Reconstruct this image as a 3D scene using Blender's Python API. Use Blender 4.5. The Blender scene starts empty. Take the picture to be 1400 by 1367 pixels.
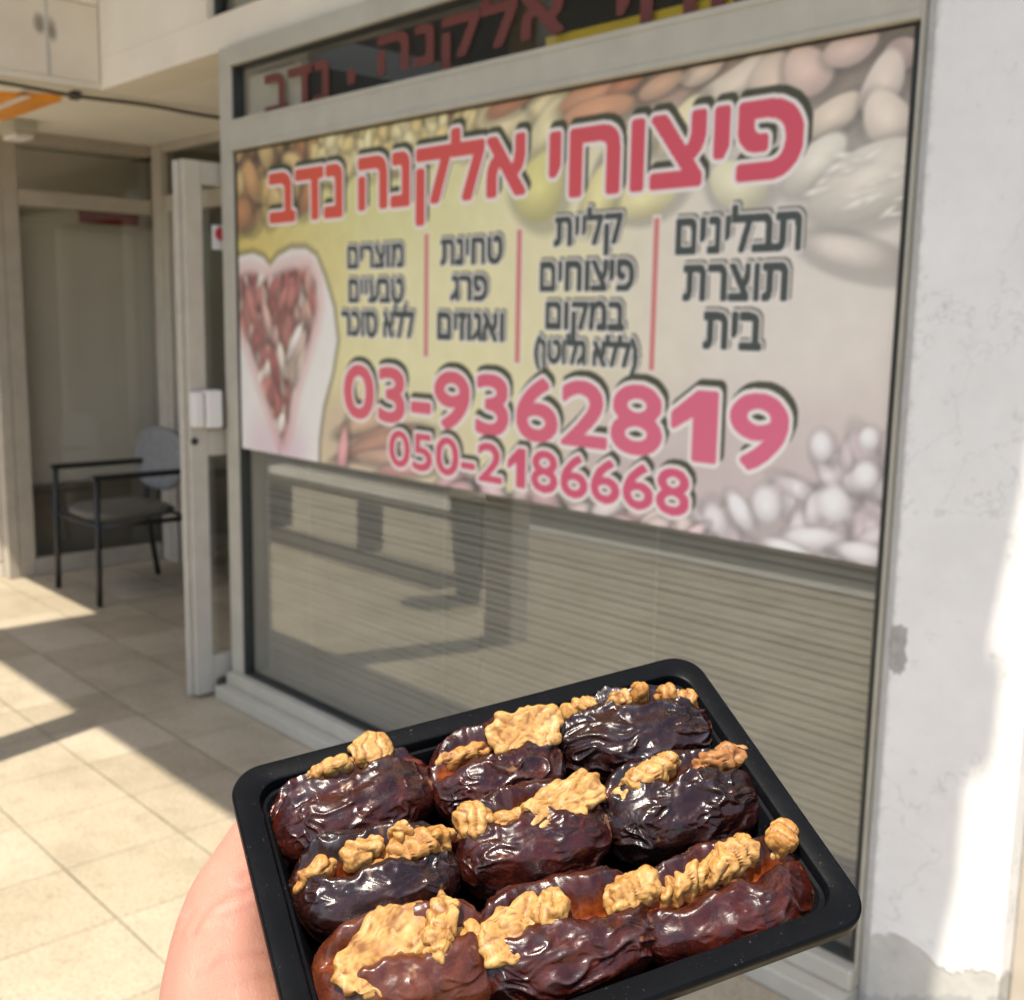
import bpy, bmesh, math, random
import numpy as np
from mathutils import Vector, Matrix
S = bpy.context.scene
COL = S.collection
rad = math.radians

# ------------------------------------------------------------------ camera, sky, sun, exposure
FPX, CX, CY = 1545.0, 700.0, 683.5          # focal length and centre in pixels of the 1400 px wide photograph
CAM = np.array([0.0, -2.158, 1.5])
RM = np.array([[0.67671605, 0.1278815, -0.72505291],
               [0.73603132, -0.09383254, 0.67041282],
               [0.01769984, -0.98734076, -0.15762278]])   # columns: image right, image down, forward
cam_d = bpy.data.cameras.new('camera')
cam = bpy.data.objects.new('camera', cam_d)
COL.objects.link(cam)
m = Matrix([[RM[i][0], -RM[i][1], -RM[i][2], CAM[i]] for i in range(3)] + [[0, 0, 0, 1]])
cam.matrix_world = m
cam_d.sensor_fit = 'HORIZONTAL'
cam_d.sensor_width = 36.0
cam_d.lens = FPX / 1400.0 * 36.0
cam_d.clip_start = 0.02
cam_d.clip_end = 500
cam_d.dof.use_dof = True
cam_d.dof.focus_distance = 0.388
cam_d.dof.aperture_fstop = 21.0
S.camera = cam

SUN_DIR = Vector((0.13, -0.45, 1.0)).normalized()       # towards the sun
W = bpy.data.worlds.new('World')
S.world = W
W.use_nodes = True
nt = W.node_tree
sky = nt.nodes.new('ShaderNodeTexSky')
sky.sky_type = 'NISHITA'
sky.sun_disc = False
sky.sun_elevation = math.asin(SUN_DIR.z)
sky.sun_rotation = math.atan2(SUN_DIR.x, SUN_DIR.y)
sky.air_density = 1.0
sky.dust_density = 2.0
sky.ozone_density = 1.0
bg = nt.nodes['Background']
nt.links.new(sky.outputs[0], bg.inputs[0])
bg.inputs[1].default_value = 0.13
sl = bpy.data.lights.new('sun', 'SUN')
sl.energy = 3.7
sl.angle = rad(0.5)
sl.color = (1.0, 0.925, 0.80)
sun = bpy.data.objects.new('sun', sl)
sun.rotation_euler = SUN_DIR.to_track_quat('Z', 'Y').to_euler()
sun.location = (0, -6, 12)
COL.objects.link(sun)
S.view_settings.view_transform = 'Standard'
S.view_settings.look = 'None'
S.view_settings.exposure = 0.86
S.view_settings.gamma = 1.0
S.cycles.use_denoising = True
S.cycles.max_bounces = 10

# ------------------------------------------------------------------ measuring helpers (pixel of the photograph -> place)
def ray(x, y):
    return RM @ np.array([x - CX, y - CY, FPX])
def at_x(x, y, X):
    r = ray(x, y); return CAM + r * ((X - CAM[0]) / r[0])
def at_y(x, y, Y=0.0):
    r = ray(x, y); return CAM + r * ((Y - CAM[1]) / r[1])
def at_z(x, y, Z=0.0):
    r = ray(x, y); return CAM + r * ((Z - CAM[2]) / r[2])

# ------------------------------------------------------------------ object helpers
def link(o, parent=None):
    COL.objects.link(o)
    if parent is not None:
        o.parent = parent
    return o
def tag(o, label, cat, group=None, kind=None):
    if label: o['label'] = label
    if cat: o['category'] = cat
    if group: o['group'] = group
    if kind: o['kind'] = kind
    return o
def empty(name, loc, rz=0.0):
    o = bpy.data.objects.new(name, None)
    o.location = loc
    o.rotation_euler = (0, 0, rz)
    o.empty_display_size = 0.05
    return link(o)

def base_of(parent):
    b = Vector((0, 0, 0))
    while parent is not None:
        b = b + Vector(parent.location)
        parent = parent.parent
    return b

class MB:
    """collects simple shapes and links them as one mesh object"""
    def __init__(self):
        self.v, self.f = [], []
    def add(self, vs, fs):
        n = len(self.v)
        self.v += [tuple(p) for p in vs]
        self.f += [tuple(i + n for i in q) for q in fs]
        return self
    def box(self, x0, x1, y0, y1, z0, z1):
        vs = [(x, y, z) for z in (z0, z1) for y in (y0, y1) for x in (x0, x1)]
        return self.add(vs, [(0, 2, 3, 1), (4, 5, 7, 6), (0, 1, 5, 4), (2, 6, 7, 3), (0, 4, 6, 2), (1, 3, 7, 5)])
    def slab(self, poly, z0, z1):
        n = len(poly)
        a = sum(poly[i][0] * poly[(i + 1) % n][1] - poly[(i + 1) % n][0] * poly[i][1] for i in range(n))
        if a < 0: poly = poly[::-1]
        vs = [(p[0], p[1], z0) for p in poly] + [(p[0], p[1], z1) for p in poly]
        fs = [tuple(range(n - 1, -1, -1)), tuple(range(n, 2 * n))]
        fs += [(i, (i + 1) % n, n + (i + 1) % n, n + i) for i in range(n)]
        return self.add(vs, fs)
    def tube(self, pts, r, seg=12, cap=True):
        pts = [Vector(p) for p in pts]
        rs = r if isinstance(r, (list, tuple)) else [r] * len(pts)
        vs, fs = [], []
        prev = None
        for i, p in enumerate(pts):
            t = (pts[min(i + 1, len(pts) - 1)] - pts[max(i - 1, 0)]).normalized()
            if prev is None:
                a = t.orthogonal().normalized()
            else:
                a = (prev - t * prev.dot(t)).normalized()
            prev = a
            b = t.cross(a)
            for k in range(seg):
                an = 2 * math.pi * k / seg
                vs.append(p + (a * math.cos(an) + b * math.sin(an)) * rs[i])
        for i in range(len(pts) - 1):
            for k in range(seg):
                fs.append((i * seg + k, i * seg + (k + 1) % seg, (i + 1) * seg + (k + 1) % seg, (i + 1) * seg + k))
        if cap:
            fs.append(tuple(range(seg - 1, -1, -1)))
            fs.append(tuple(range((len(pts) - 1) * seg, len(pts) * seg)))
        return self.add(vs, fs)
    def build(self, name, mat, parent=None, bevel=0.0, smooth=False, local=False):
        me = bpy.data.meshes.new(name)
        b = Vector((0, 0, 0)) if local else base_of(parent)
        me.from_pydata([Vector(p) - b for p in self.v], [], self.f)
        me.update()
        o = bpy.data.objects.new(name, me)
        if mat: me.materials.append(mat)
        if smooth:
            for p in me.polygons: p.use_smooth = True
        if bevel:
            md = o.modifiers.new('bevel', 'BEVEL')
            md.width = bevel; md.segments = 2; md.limit_method = 'ANGLE'
        return link(o, parent)

def mesh_np(name, V, Fq, mat, parent=None, smooth=True, colors=None, local=False):
    """mesh from numpy arrays; Fq (n,3) or (n,4); colors: dict name -> (nverts,3|4)"""
    me = bpy.data.meshes.new(name)
    b = np.zeros(3) if local else np.array(base_of(parent))
    me.from_pydata((V - b).tolist(), [], Fq.tolist())
    me.update()
    if smooth:
        me.polygons.foreach_set('use_smooth', np.ones(len(me.polygons), bool))
    for k, c in (colors or {}).items():
        at = me.attributes.new(k, 'FLOAT_COLOR', 'POINT')
        c4 = np.ones((len(V), 4), np.float32)
        c = np.asarray(c, np.float32)
        if c.ndim == 1: c = np.repeat(c[:, None], 3, 1)
        c4[:, :3] = c[:, :3]
        at.data.foreach_set('color', c4.ravel())
    if mat: me.materials.append(mat)
    o = bpy.data.objects.new(name, me)
    return link(o, parent)

# ------------------------------------------------------------------ numpy noise
def noise3(p, seed=0):
    """gradient noise, p (n,3) -> about -1..1"""
    p = np.asarray(p, float)
    i0 = np.floor(p).astype(np.int64)
    fr = p - i0
    u = fr * fr * fr * (fr * (fr * 6 - 15) + 10)
    out = 0
    for dx in (0, 1):
        for dy in (0, 1):
            for dz in (0, 1):
                q = i0 + np.array([dx, dy, dz])
                h = (q[:, 0] * 374761393 + q[:, 1] * 668265263 + q[:, 2] * 2147483647 + seed * 1274126177) & 0xFFFFFFFF
                h = ((h ^ (h >> 13)) * 1274126177) & 0xFFFFFFFF
                h = h ^ (h >> 16)
                a = (h & 1023) / 1023.0 * 2 * math.pi
                zc = ((h >> 10) & 1023) / 511.5 - 1
                rr = np.sqrt(np.maximum(0, 1 - zc * zc))
                d = fr - np.array([dx, dy, dz])
                g = d[:, 0] * rr * np.cos(a) + d[:, 1] * rr * np.sin(a) + d[:, 2] * zc
                w = (u[:, 0] if dx else 1 - u[:, 0]) * (u[:, 1] if dy else 1 - u[:, 1]) * (u[:, 2] if dz else 1 - u[:, 2])
                out = out + w * g
    return out * 1.5
def fbm(p, seed=0, o=3):
    r = 0
    for k in range(o):
        r = r + noise3(p * 2 ** k, seed + 17 * k) / 2 ** k
    return r
def sstep(a, b, x):
    t = np.clip((x - a) / (b - a), 0, 1)
    return t * t * (3 - 2 * t)

# ------------------------------------------------------------------ materials
class NT:
    def __init__(self, name):
        self.m = bpy.data.materials.new(name)
        self.m.use_nodes = True
        self.t = self.m.node_tree
        self.b = self.t.nodes['Principled BSDF']
        self.out = self.t.nodes['Material Output']
        self._co = None
    def n(self, typ, **kw):
        nd = self.t.nodes.new(typ)
        for k, v in kw.items(): setattr(nd, k, v)
        return nd
    def l(self, a, b):
        self.t.links.new(a, b)
    @property
    def co(self):
        if self._co is None:
            g = self.n('ShaderNodeNewGeometry')
            self._co = g.outputs['Position']
        return self._co
    def local(self):
        self._co = self.n('ShaderNodeTexCoord').outputs['Object']
        return self
    def noise(self, scale, detail=4, rough=0.6, vec=None, dist=0.0):
        nd = self.n('ShaderNodeTexNoise')
        nd.inputs['Scale'].default_value = scale
        nd.inputs['Detail'].default_value = detail
        nd.inputs['Roughness'].default_value = rough
        nd.inputs['Distortion'].default_value = dist
        self.l(vec if vec is not None else self.co, nd.inputs['Vector'])
        return nd.outputs['Fac']
    def ramp(self, fac, stops):
        nd = self.n('ShaderNodeValToRGB')
        cr = nd.color_ramp
        while len(cr.elements) < len(stops): cr.elements.new(0.5)
        for e, (p, c) in zip(cr.elements, stops):
            e.position = p
            e.color = (c, c, c, 1) if isinstance(c, (int, float)) else (*c, 1)
        self.l(fac, nd.inputs[0])
        return nd.outputs[0]
    def mix(self, fac, a, b, mode='MIX'):
        nd = self.n('ShaderNodeMix', data_type='RGBA', blend_type=mode)
        for s, v in ((nd.inputs[0], fac), (nd.inputs[6], a), (nd.inputs[7], b)):
            if isinstance(v, (int, float)): s.default_value = v
            elif isinstance(v, tuple): s.default_value = (*v, 1)
            else: self.l(v, s)
        return nd.outputs[2]
    def math(self, op, a, b=0.0, c=None):
        nd = self.n('ShaderNodeMath', operation=op)
        for s, v in zip(nd.inputs, (a, b, c)):
            if v is None: continue
            if isinstance(v, (int, float)): s.default_value = v
            else: self.l(v, s)
        return nd.outputs[0]
    def attr(self, name):
        nd = self.n('ShaderNodeAttribute', attribute_name=name)
        return nd.outputs['Color']
    def set(self, **kw):
        names = dict(color='Base Color', rough='Roughness', metal='Metallic', coat='Coat Weight', coatr='Coat Roughness',
                     spec='Specular IOR Level', sss='Subsurface Weight', sssr='Subsurface Radius', ssss='Subsurface Scale', ior='IOR', alpha='Alpha', trans='Transmission Weight')
        for k, v in kw.items():
            s = self.b.inputs[names[k]]
            if isinstance(v, (int, float)): s.default_value = v
            elif isinstance(v, tuple): s.default_value = (*v, 1) if len(v) == 3 and s.type == 'RGBA' else v
            else: self.l(v, s)
        return self
    def bump(self, h, strength=0.3, dist=0.01):
        nd = self.n('ShaderNodeBump')
        nd.inputs['Strength'].default_value = strength
        nd.inputs['Distance'].default_value = dist
        self.l(h, nd.inputs['Height'])
        self.l(nd.outputs[0], self.b.inputs['Normal'])
        return self

def plain(name, c, rough=0.5, var=0.12, scale=6.0, metal=0.0, bump=0.0, spec=0.5, bscale=None):
    t = NT(name)
    n1 = t.noise(scale, 5, 0.65)
    lo = tuple(x * (1 - var) for x in c)
    hi = tuple(min(1, x * (1 + var)) for x in c)
    t.set(color=t.ramp(n1, [(0.3, lo), (0.7, hi)]), rough=rough, metal=metal, spec=spec)
    if bump:
        t.bump(t.noise(bscale or scale * 12, 4), bump, 0.01)
    return t.m

def glass(name, tint=(0.9, 0.93, 0.9), boost=1.0, wob=0.0):
    t = NT(name)
    t.t.nodes.remove(t.b)
    tr = t.n('ShaderNodeBsdfTransparent'); tr.inputs[0].default_value = (*tint, 1)
    gl = t.n('ShaderNodeBsdfGlossy'); gl.inputs['Roughness'].default_value = 0.012
    gl.inputs[0].default_value = (0.93, 0.95, 0.93, 1)
    ge = t.n('ShaderNodeNewGeometry')
    dt = t.n('ShaderNodeVectorMath', operation='DOT_PRODUCT')
    t.l(ge.outputs['Normal'], dt.inputs[0]); t.l(ge.outputs['Incoming'], dt.inputs[1])
    cs = t.math('SUBTRACT', 1.0, t.math('ABSOLUTE', dt.outputs['Value']))
    sch = t.math('ADD', 0.045, t.math('MULTIPLY', 0.955, t.math('POWER', cs, 5.0)))
    fac = t.math('MINIMUM', t.math('MULTIPLY', sch, boost), 1.0)
    mx = t.n('ShaderNodeMixShader')
    t.l(fac, mx.inputs[0]); t.l(tr.outputs[0], mx.inputs[1]); t.l(gl.outputs[0], mx.inputs[2])
    if wob:
        bp = t.n('ShaderNodeBump'); bp.inputs['Strength'].default_value = wob; bp.inputs['Distance'].default_value = 0.01
        t.l(t.noise(1.6, 1), bp.inputs['Height'])
        t.l(bp.outputs[0], gl.inputs['Normal'])
    t.l(mx.outputs[0], t.out.inputs[0])
    return t.m

M = {}
M['alu'] = plain('window_aluminium', (0.50, 0.47, 0.385), 0.42, 0.08, 9)
M['alu_light'] = plain('door_aluminium', (0.52, 0.475, 0.395), 0.42, 0.08, 9)
M['alu_grey'] = plain('neighbour_aluminium', (0.46, 0.405, 0.325), 0.45, 0.1, 9)
M['gasket'] = plain('gasket', (0.03, 0.032, 0.028), 0.6)
M['plaster'] = plain('beige_plaster', (0.85, 0.765, 0.62), 0.85, 0.06, 2.2, bump=0.12, bscale=40)
M['soffit'] = plain('soffit_paint', (0.84, 0.79, 0.68), 0.8, 0.04, 2.5, bump=0.08, bscale=60)
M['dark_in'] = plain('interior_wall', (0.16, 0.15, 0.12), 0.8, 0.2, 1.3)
M['panel'] = plain('grey_panel', (0.74, 0.70, 0.60), 0.6, 0.1, 0.7)
M['dado'] = plain('dado', (0.20, 0.18, 0.14), 0.6, 0.15, 3)
M['cream'] = plain('cream_panel', (0.50, 0.48, 0.38), 0.7, 0.1, 2)
M['redbox'] = plain('red_board', (0.20, 0.012, 0.015), 0.45, 0.2, 8)
M['yellow'] = plain('yellow_board', (0.80, 0.55, 0.02), 0.5, 0.1, 5)
M['orange'] = plain('orange_board', (0.85, 0.33, 0.03), 0.5, 0.15, 7)
M['white'] = plain('white_paint', (0.8, 0.78, 0.74), 0.5, 0.04, 12)
M['black_metal'] = plain('black_metal', (0.018, 0.018, 0.018), 0.4, 0.2, 20)
M['chair_fabric'] = plain('grey_chair_cover', (0.25, 0.25, 0.25), 0.6, 0.2, 30, bump=0.1)
M['chair_seat'] = plain('seat_vinyl', (0.12, 0.11, 0.09), 0.4, 0.2, 20)
M['cable'] = plain('dark_cable', (0.10, 0.09, 0.07), 0.6)
M['handle'] = plain('handle_white', (0.75, 0.72, 0.68), 0.3, 0.03, 12)
M['dark_rubber'] = plain('dark_rubber', (0.05, 0.045, 0.04), 0.7)
M['slat'] = plain('blind_slat', (0.40, 0.38, 0.315), 0.5, 0.06, 5)
M['cord'] = plain('blind_cord', (0.55, 0.54, 0.48), 0.8)
M['asphalt'] = plain('asphalt', (0.11, 0.104, 0.095), 0.9, 0.3, 3, bump=0.3, bscale=120)
M['kerb'] = plain('kerb_stone', (0.55, 0.52, 0.45), 0.85, 0.12, 4, bump=0.2, bscale=60)
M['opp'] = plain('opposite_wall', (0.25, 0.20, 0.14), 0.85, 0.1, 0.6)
def cloth():
    t = NT('shade_canopy_cloth')
    t.set(color=t.ramp(t.noise(1.2, 4), [(0.3, (0.78, 0.72, 0.60)), (0.7, (0.86, 0.81, 0.70))]), rough=0.8)
    tl_ = t.n('ShaderNodeBsdfTranslucent'); tl_.inputs[0].default_value = (0.85, 0.76, 0.58, 1)
    mx = t.n('ShaderNodeMixShader'); mx.inputs[0].default_value = 0.12  # translucency added to brighten the shaded walls and soffit below
    t.l(t.b.outputs[0], mx.inputs[1]); t.l(tl_.outputs[0], mx.inputs[2]); t.l(mx.outputs[0], t.out.inputs[0])
    return t.m
M['shade_cloth'] = cloth()
M['pane'] = glass('window_glass', (0.95, 0.945, 0.93), 1.7, 0.0)
M['pane_dark'] = glass('tinted_glass', (0.80, 0.80, 0.77), 1.6, 0.0)
M['pane_clear'] = glass('door_glass', (0.94, 0.935, 0.92), 1.5, 0.0)

def tile_mat():
    t = NT('terrazzo_tiles')
    sx = t.n('ShaderNodeSeparateXYZ'); t.l(t.co, sx.inputs[0])
    P = 0.34
    def grid(o, off):
        a = t.math('ADD', o, off)
        a = t.math('DIVIDE', a, P)
        fl = t.math('FLOOR', a)
        fr = t.math('SUBTRACT', a, fl)
        d = t.math('ABSOLUTE', t.math('SUBTRACT', fr, 0.5))       # 0.5 at joints
        return fl, d
    ix, dx = grid(sx.outputs[0], 2.59 + 34.0)
    iy, dy = grid(sx.outputs[1], 1.084 + 34.0)
    jx = t.ramp(dx, [(0.489, 0.0), (0.496, 1.0)])
    jy = t.ramp(dy, [(0.4875, 0.0), (0.496, 1.0)])
    j = t.math('MAXIMUM', t.math('MULTIPLY', jx, 0.7), jy)
    cb = t.n('ShaderNodeCombineXYZ'); t.l(ix, cb.inputs[0]); t.l(iy, cb.inputs[1])
    wn = t.n('ShaderNodeTexWhiteNoise', noise_dimensions='3D'); t.l(cb.outputs[0], wn.inputs[0])
    tilec = t.ramp(wn.outputs['Value'], [(0, (0.405, 0.345, 0.245)), (1, (0.495, 0.43, 0.32))])
    sp = t.noise(95, 3, 0.7)
    spk = t.ramp(sp, [(0.36, (0.76, 0.74, 0.70)), (0.5, (1, 1, 1)), (0.68, (1.10, 1.08, 1.05))])
    st = t.ramp(t.noise(2.3, 5, 0.7), [(0.33, (0.80, 0.79, 0.76)), (0.55, (1, 1, 1))])
    grime = t.ramp(t.noise(14, 6, 0.75), [(0.30, (0.78, 0.76, 0.72)), (0.45, (1, 1, 1))])
    c = t.mix(1.0, tilec, spk, 'MULTIPLY')
    c = t.mix(1.0, c, st, 'MULTIPLY')
    c = t.mix(0.8, c, grime, 'MULTIPLY')
    jd = t.math('MULTIPLY', j, t.ramp(t.noise(5, 3), [(0.3, 0.45), (0.7, 1.0)]))
    c = t.mix(jd, c, (0.10, 0.078, 0.05))
    t.set(color=c, rough=t.ramp(t.noise(8, 4), [(0.3, 0.38), (0.7, 0.6)]), spec=0.4)
    t.bump(t.math('SUBTRACT', t.math('MULTIPLY', sp, 0.12), j), 0.35, 0.004)
    return t.m
M['tile'] = tile_mat()

def pier_mat():
    t = NT('white_pier_paint')
    sx = t.n('ShaderNodeSeparateXYZ'); t.l(t.co, sx.inputs[0])
    X, Z = sx.outputs[0], sx.outputs[2]
    n_e = t.noise(9, 4, 0.6)
    base = t.ramp(t.noise(3.0, 6, 0.7), [(0.3, (0.73, 0.72, 0.70)), (0.65, (0.84, 0.83, 0.80))])
    # flaked patches: bare concrete near the ground, one flake at mid height by the left edge, and worn left edge
    hz = t.math('ADD', Z, t.math('MULTIPLY', t.math('SUBTRACT', n_e, 0.5), 0.16))
    low = t.ramp(hz, [(0.205, 1.0), (0.212, 0.0)])
    low2 = t.ramp(t.math('ADD', hz, t.math('MULTIPLY', t.math('ADD', X, 1.0), -0.35)), [(0.11, 1.0), (0.115, 0.0)])
    dx = t.math('DIVIDE', t.math('ADD', X, 1.118), 0.032)
    dz = t.math('DIVIDE', t.math('SUBTRACT', Z, 0.835), 0.07)
    d = t.math('SQRT', t.math('ADD', t.math('MULTIPLY', dx, dx), t.math('MULTIPLY', dz, dz)))
    d = t.math('ADD', d, t.math('MULTIPLY', t.math('SUBTRACT', t.noise(26, 4, 0.7), 0.5), 1.5))
    fl = t.ramp(d, [(0.72, 1.0), (0.80, 0.0)])
    ex = t.math('ADD', X, t.math('MULTIPLY', t.math('SUBTRACT', t.noise(30, 5, 0.75), 0.5), 0.05))
    edge = t.ramp(t.math('ADD', ex, 1.2), [(0.060, 1.0), (0.076, 0.0)])
    gray = t.ramp(t.noise(40, 5, 0.7), [(0.3, (0.30, 0.29, 0.27)), (0.7, (0.46, 0.45, 0.42))])
    c = t.mix(t.math('MULTIPLY', edge, 0.55), base, gray)
    c = t.mix(fl, c, gray)
    c = t.mix(low, c, t.ramp(t.noise(25, 5, 0.7), [(0.3, (0.47, 0.46, 0.42)), (0.7, (0.58, 0.56, 0.51))]))
    c = t.mix(low2, c, (0.40, 0.40, 0.38))
    scr = t.ramp(t.noise(22, 6, 0.8), [(0.30, (0.70, 0.70, 0.69)), (0.40, (1, 1, 1))])
    crk = t.math('ABSOLUTE', t.math('SUBTRACT', t.noise(1.5, 5, 0.6, dist=0.5), 0.5))
    c = t.mix(t.ramp(crk, [(0.0, 0.35), (0.0025, 0.0)]), c, (0.42, 0.41, 0.39))
    c = t.mix(0.7, c, scr, 'MULTIPLY')
    t.set(color=c, rough=0.75)
    h = t.math('SUBTRACT', t.noise(7, 5, 0.6), t.math('MULTIPLY', t.math('MAXIMUM', low, fl), 0.5))
    t.bump(h, 0.5, 0.01)
    return t.m
M['pier'] = pier_mat()

def panel_stained():
    t = NT('stained_fascia_panel')
    sx = t.n('ShaderNodeSeparateXYZ'); t.l(t.co, sx.inputs[0])
    def blob(y, z, ry, rz):
        dy = t.math('DIVIDE', t.math('SUBTRACT', sx.outputs[1], y), ry)
        dz = t.math('DIVIDE', t.math('SUBTRACT', sx.outputs[2], z), rz)
        d = t.math('SQRT', t.math('ADD', t.math('MULTIPLY', dy, dy), t.math('MULTIPLY', dz, dz)))
        d = t.math('ADD', d, t.math('MULTIPLY', t.math('SUBTRACT', t.noise(30, 3), 0.5), 0.7))
        return t.ramp(d, [(0.35, 1.0), (1.0, 0.0)])
    a = at_x(53, 34, -5.03); b = at_x(69, 42, -5.03); c_ = at_x(66, 80, -5.03)
    k = t.math('MAXIMUM', blob(a[1], a[2], 0.030, 0.055), blob(b[1], b[2], 0.032, 0.06))
    k = t.math('MAXIMUM', k, t.math('MULTIPLY', blob(c_[1], c_[2], 0.012, 0.16), 0.5))
    base = t.ramp(t.noise(5, 5), [(0.3, (0.74, 0.655, 0.53)), (0.7, (0.82, 0.735, 0.60))])
    t.set(color=t.mix(t.math('MULTIPLY', k, 0.75), base, (0.16, 0.13, 0.10)), rough=0.7)
    return t.m
M['fascia'] = panel_stained()

# ================================================================== SETTING
g = MB().slab([(-220, -220), (220, -220), (220, 220), (-220, 220)], -0.30, -0.16).build('ground', M['asphalt'])
tag(g, None, None, kind='structure')
walk = MB().box(-22, 12, -3.45, 7.0, -0.15, 0.0).build('walkway', M['tile'])
tag(walk, None, None, kind='structure')
kb = MB().box(-22, 12, -3.62, -3.453, -0.15, 0.012).build('kerb', M['kerb'], bevel=0.015)
tag(kb, None, None, kind='structure')

# ------------------------------------------------------------------ the shop
shop = empty('shop_building', (-2.5, 0, 0))
tag(shop, 'nut shop front with large aluminium window, recessed entrance and white pier', 'shop')
XL, XR = -3.945, -1.16      # outer edges of the window frame
ZT = 2.455                  # top of the frame
w = MB()
w.box(-5.03, 1.6, 0.0, 0.22, ZT + 0.002, 2.585)          # strip over the frame
w.box(-5.03, -4.061, 0.0, 0.22, 2.586, 5.4)
w.box(-4.06, 1.6, 0.0, 0.22, 3.20, 5.4)
w.build('upper_wall', M['plaster'], shop)
MB().box(-1.137, -0.851, -0.03, 0.30, 0.0, 5.4).build('pier', M['pier'], shop, bevel=0.006)
MB().box(XR + 0.001, -1.138, -0.012, 0.28, 0.0, ZT).build('pier_edge', M['pier'], shop, bevel=0.003)
# overhang beside the entrance and soffit of the recess
MB().box(-9.0, -5.032, -1.04, 0.0, 2.464, 5.4).box(-9.0, -3.95, 0.001, 1.1, 2.464, 2.58).build('overhang', M['soffit'], shop)
# the fascia face of the overhang gets a thin painted board
fb = MB().box(-5.0315, -5.022, -1.03, -0.006, 2.485, 2.80)
fasc = fb.build('fascia_panel', M['fascia'], shop)
MB().box(-5.0315, -5.012, -1.03, -0.012, 2.803, 2.822).build('fascia_trim', M['plaster'], shop)
MB().box(-5.0225, -5.0195, *sorted((at_x(61, 30, -5.03)[1], at_x(64, 30, -5.03)[1])), 2.49, 2.80).build('fascia_seam', M['cord'], shop)
# canopy over the walkway (unseen, added and shaped to throw the shade)
cp = MB()
HC = 4.6
edge_ = [(-0.88, 1.9), (-0.898, 1.155), (-0.943, 0.773), (-0.905, 0.753), (-0.911, 0.569), (-0.9616, 0.544), (-0.9586, 0.32), (-0.988, 0.10), (-0.99, 0.0)]  # shadow outline on the pier, projected up to shape the right edge
cpoly = [(-4.88, -0.003), (-4.88, -0.58 - 0.45 * HC), (-0.99 + 0.13 * HC, -0.58 - 0.45 * HC)]
cpoly += [(x + 0.13 * (HC - z), -0.45 * (HC - z)) for x, z in edge_[::-1]] + [(-0.54, -0.003)]
cp.slab(cpoly, HC, HC + 0.05)
cp.build('shade_canopy', M['shade_cloth'], shop)
MB().box(-3.88, -3.70, -1.46, -1.34, 0.0, 4.598).build('shadow_post', M['alu_light'], shop, bevel=0.008)  # unseen post, placed to cast the narrow shadow strip on the floor
# upper glazing above the strip
MB().box(-4.058, 1.5, 0.03, 0.10, 2.587, 2.60).box(-4.058, -4.03, 0.03, 0.10, 2.60, 3.19).build('upper_window_frame', M['gasket'], shop)
MB().box(-4.03, 1.5, 0.05, 0.058, 2.60, 3.19).build('upper_window_pane', M['pane'], shop)

# window frame: jambs, head, transom, bottom rail
fr = MB()
ZG0, ZG1, ZU0, ZU1 = 0.10, 2.088, 2.197, 2.385
fr.box(XL, XL + 0.088, -0.018, 0.10, 0.102, ZT)                       # left jamb
fr.box(XR - 0.004, XR, -0.03, 0.10, 0.102, ZT)
fr.box(XL + 0.089, XR - 0.005, -0.03, 0.09, ZU1, ZT - 0.001)            # head
fr.box(XL + 0.0885, XR - 0.005, -0.028, 0.09, ZG1, ZU0)               # transom bar
fr.box(XL + 0.089, XR - 0.005, -0.031, -0.0285, ZG1 + 0.002, ZG1 + 0.016)
fr.box(XL + 0.089, XR - 0.005, -0.031, -0.0285, ZU0 - 0.016, ZU0 - 0.002)
frame = fr.build('window_frame', M['alu'], shop, bevel=0.004)
br = MB()
br.box(XL + 0.01, XR, -0.05, 0.09, 0.052, 0.101)
br.box(XL + 0.005, XR, -0.10, 0.09, 0.0, 0.0515)
br.build('bottom_rail', M['alu'], shop, bevel=0.006)
bd = MB()
bd.box(XL + 0.0885, XL + 0.096, -0.012, 0.03, ZG0 + 0.002, ZG1 - 0.001)
bd.box(XR - 0.026, XR - 0.005, -0.012, 0.03, ZG0 + 0.002, ZG1 - 0.001)
bd.box(XL + 0.0965, XR - 0.0265, -0.012, 0.03, ZG1 - 0.006, ZG1 - 0.0005)
bd.box(XL + 0.0965, XR - 0.0265, -0.012, 0.03, ZG0 + 0.001, ZG0 + 0.010)
bd.box(XL + 0.0885, XL + 0.100, -0.012, 0.03, ZU0 + 0.0005, ZU1 - 0.0005)
bd.box(XL + 0.1005, XR - 0.0055, -0.012, 0.03, ZU1 - 0.006, ZU1 - 0.0005)
bd.build('glazing_bead', M['gasket'], shop)
seam = at_y(655, 800)[0]
MB().box(XL + 0.0965, seam, 0.008, 0.014, ZG0 + 0.0105, ZG1 - 0.0065).build('left_pane', M['pane'], shop)
rp = MB()
tl = 0.022
rp.add([(seam + 0.001, 0.002, ZG0 + .0105), (XR - 0.0266, 0.002 + tl, ZG0 + .0105), (XR - 0.0266, 0.002 + tl, ZG1 - .0065), (seam + 0.001, 0.002, ZG1 - .0065),
        (seam + 0.001, 0.008, ZG0 + .0105), (XR - 0.0266, 0.008 + tl, ZG0 + .0105), (XR - 0.0266, 0.008 + tl, ZG1 - .0065), (seam + 0.001, 0.008, ZG1 - .0065)],
       [(0, 1, 2, 3), (7, 6, 5, 4), (0, 4, 5, 1), (1, 5, 6, 2), (2, 6, 7, 3), (3, 7, 4, 0)])
rp.build('right_pane', M['pane'], shop)
MB().box(XL + 0.1005, XR - 0.0055, 0.008, 0.014, ZU0 + 0.0005, ZU1 - 0.0065).build('transom_pane', M['pane'], shop)
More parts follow.
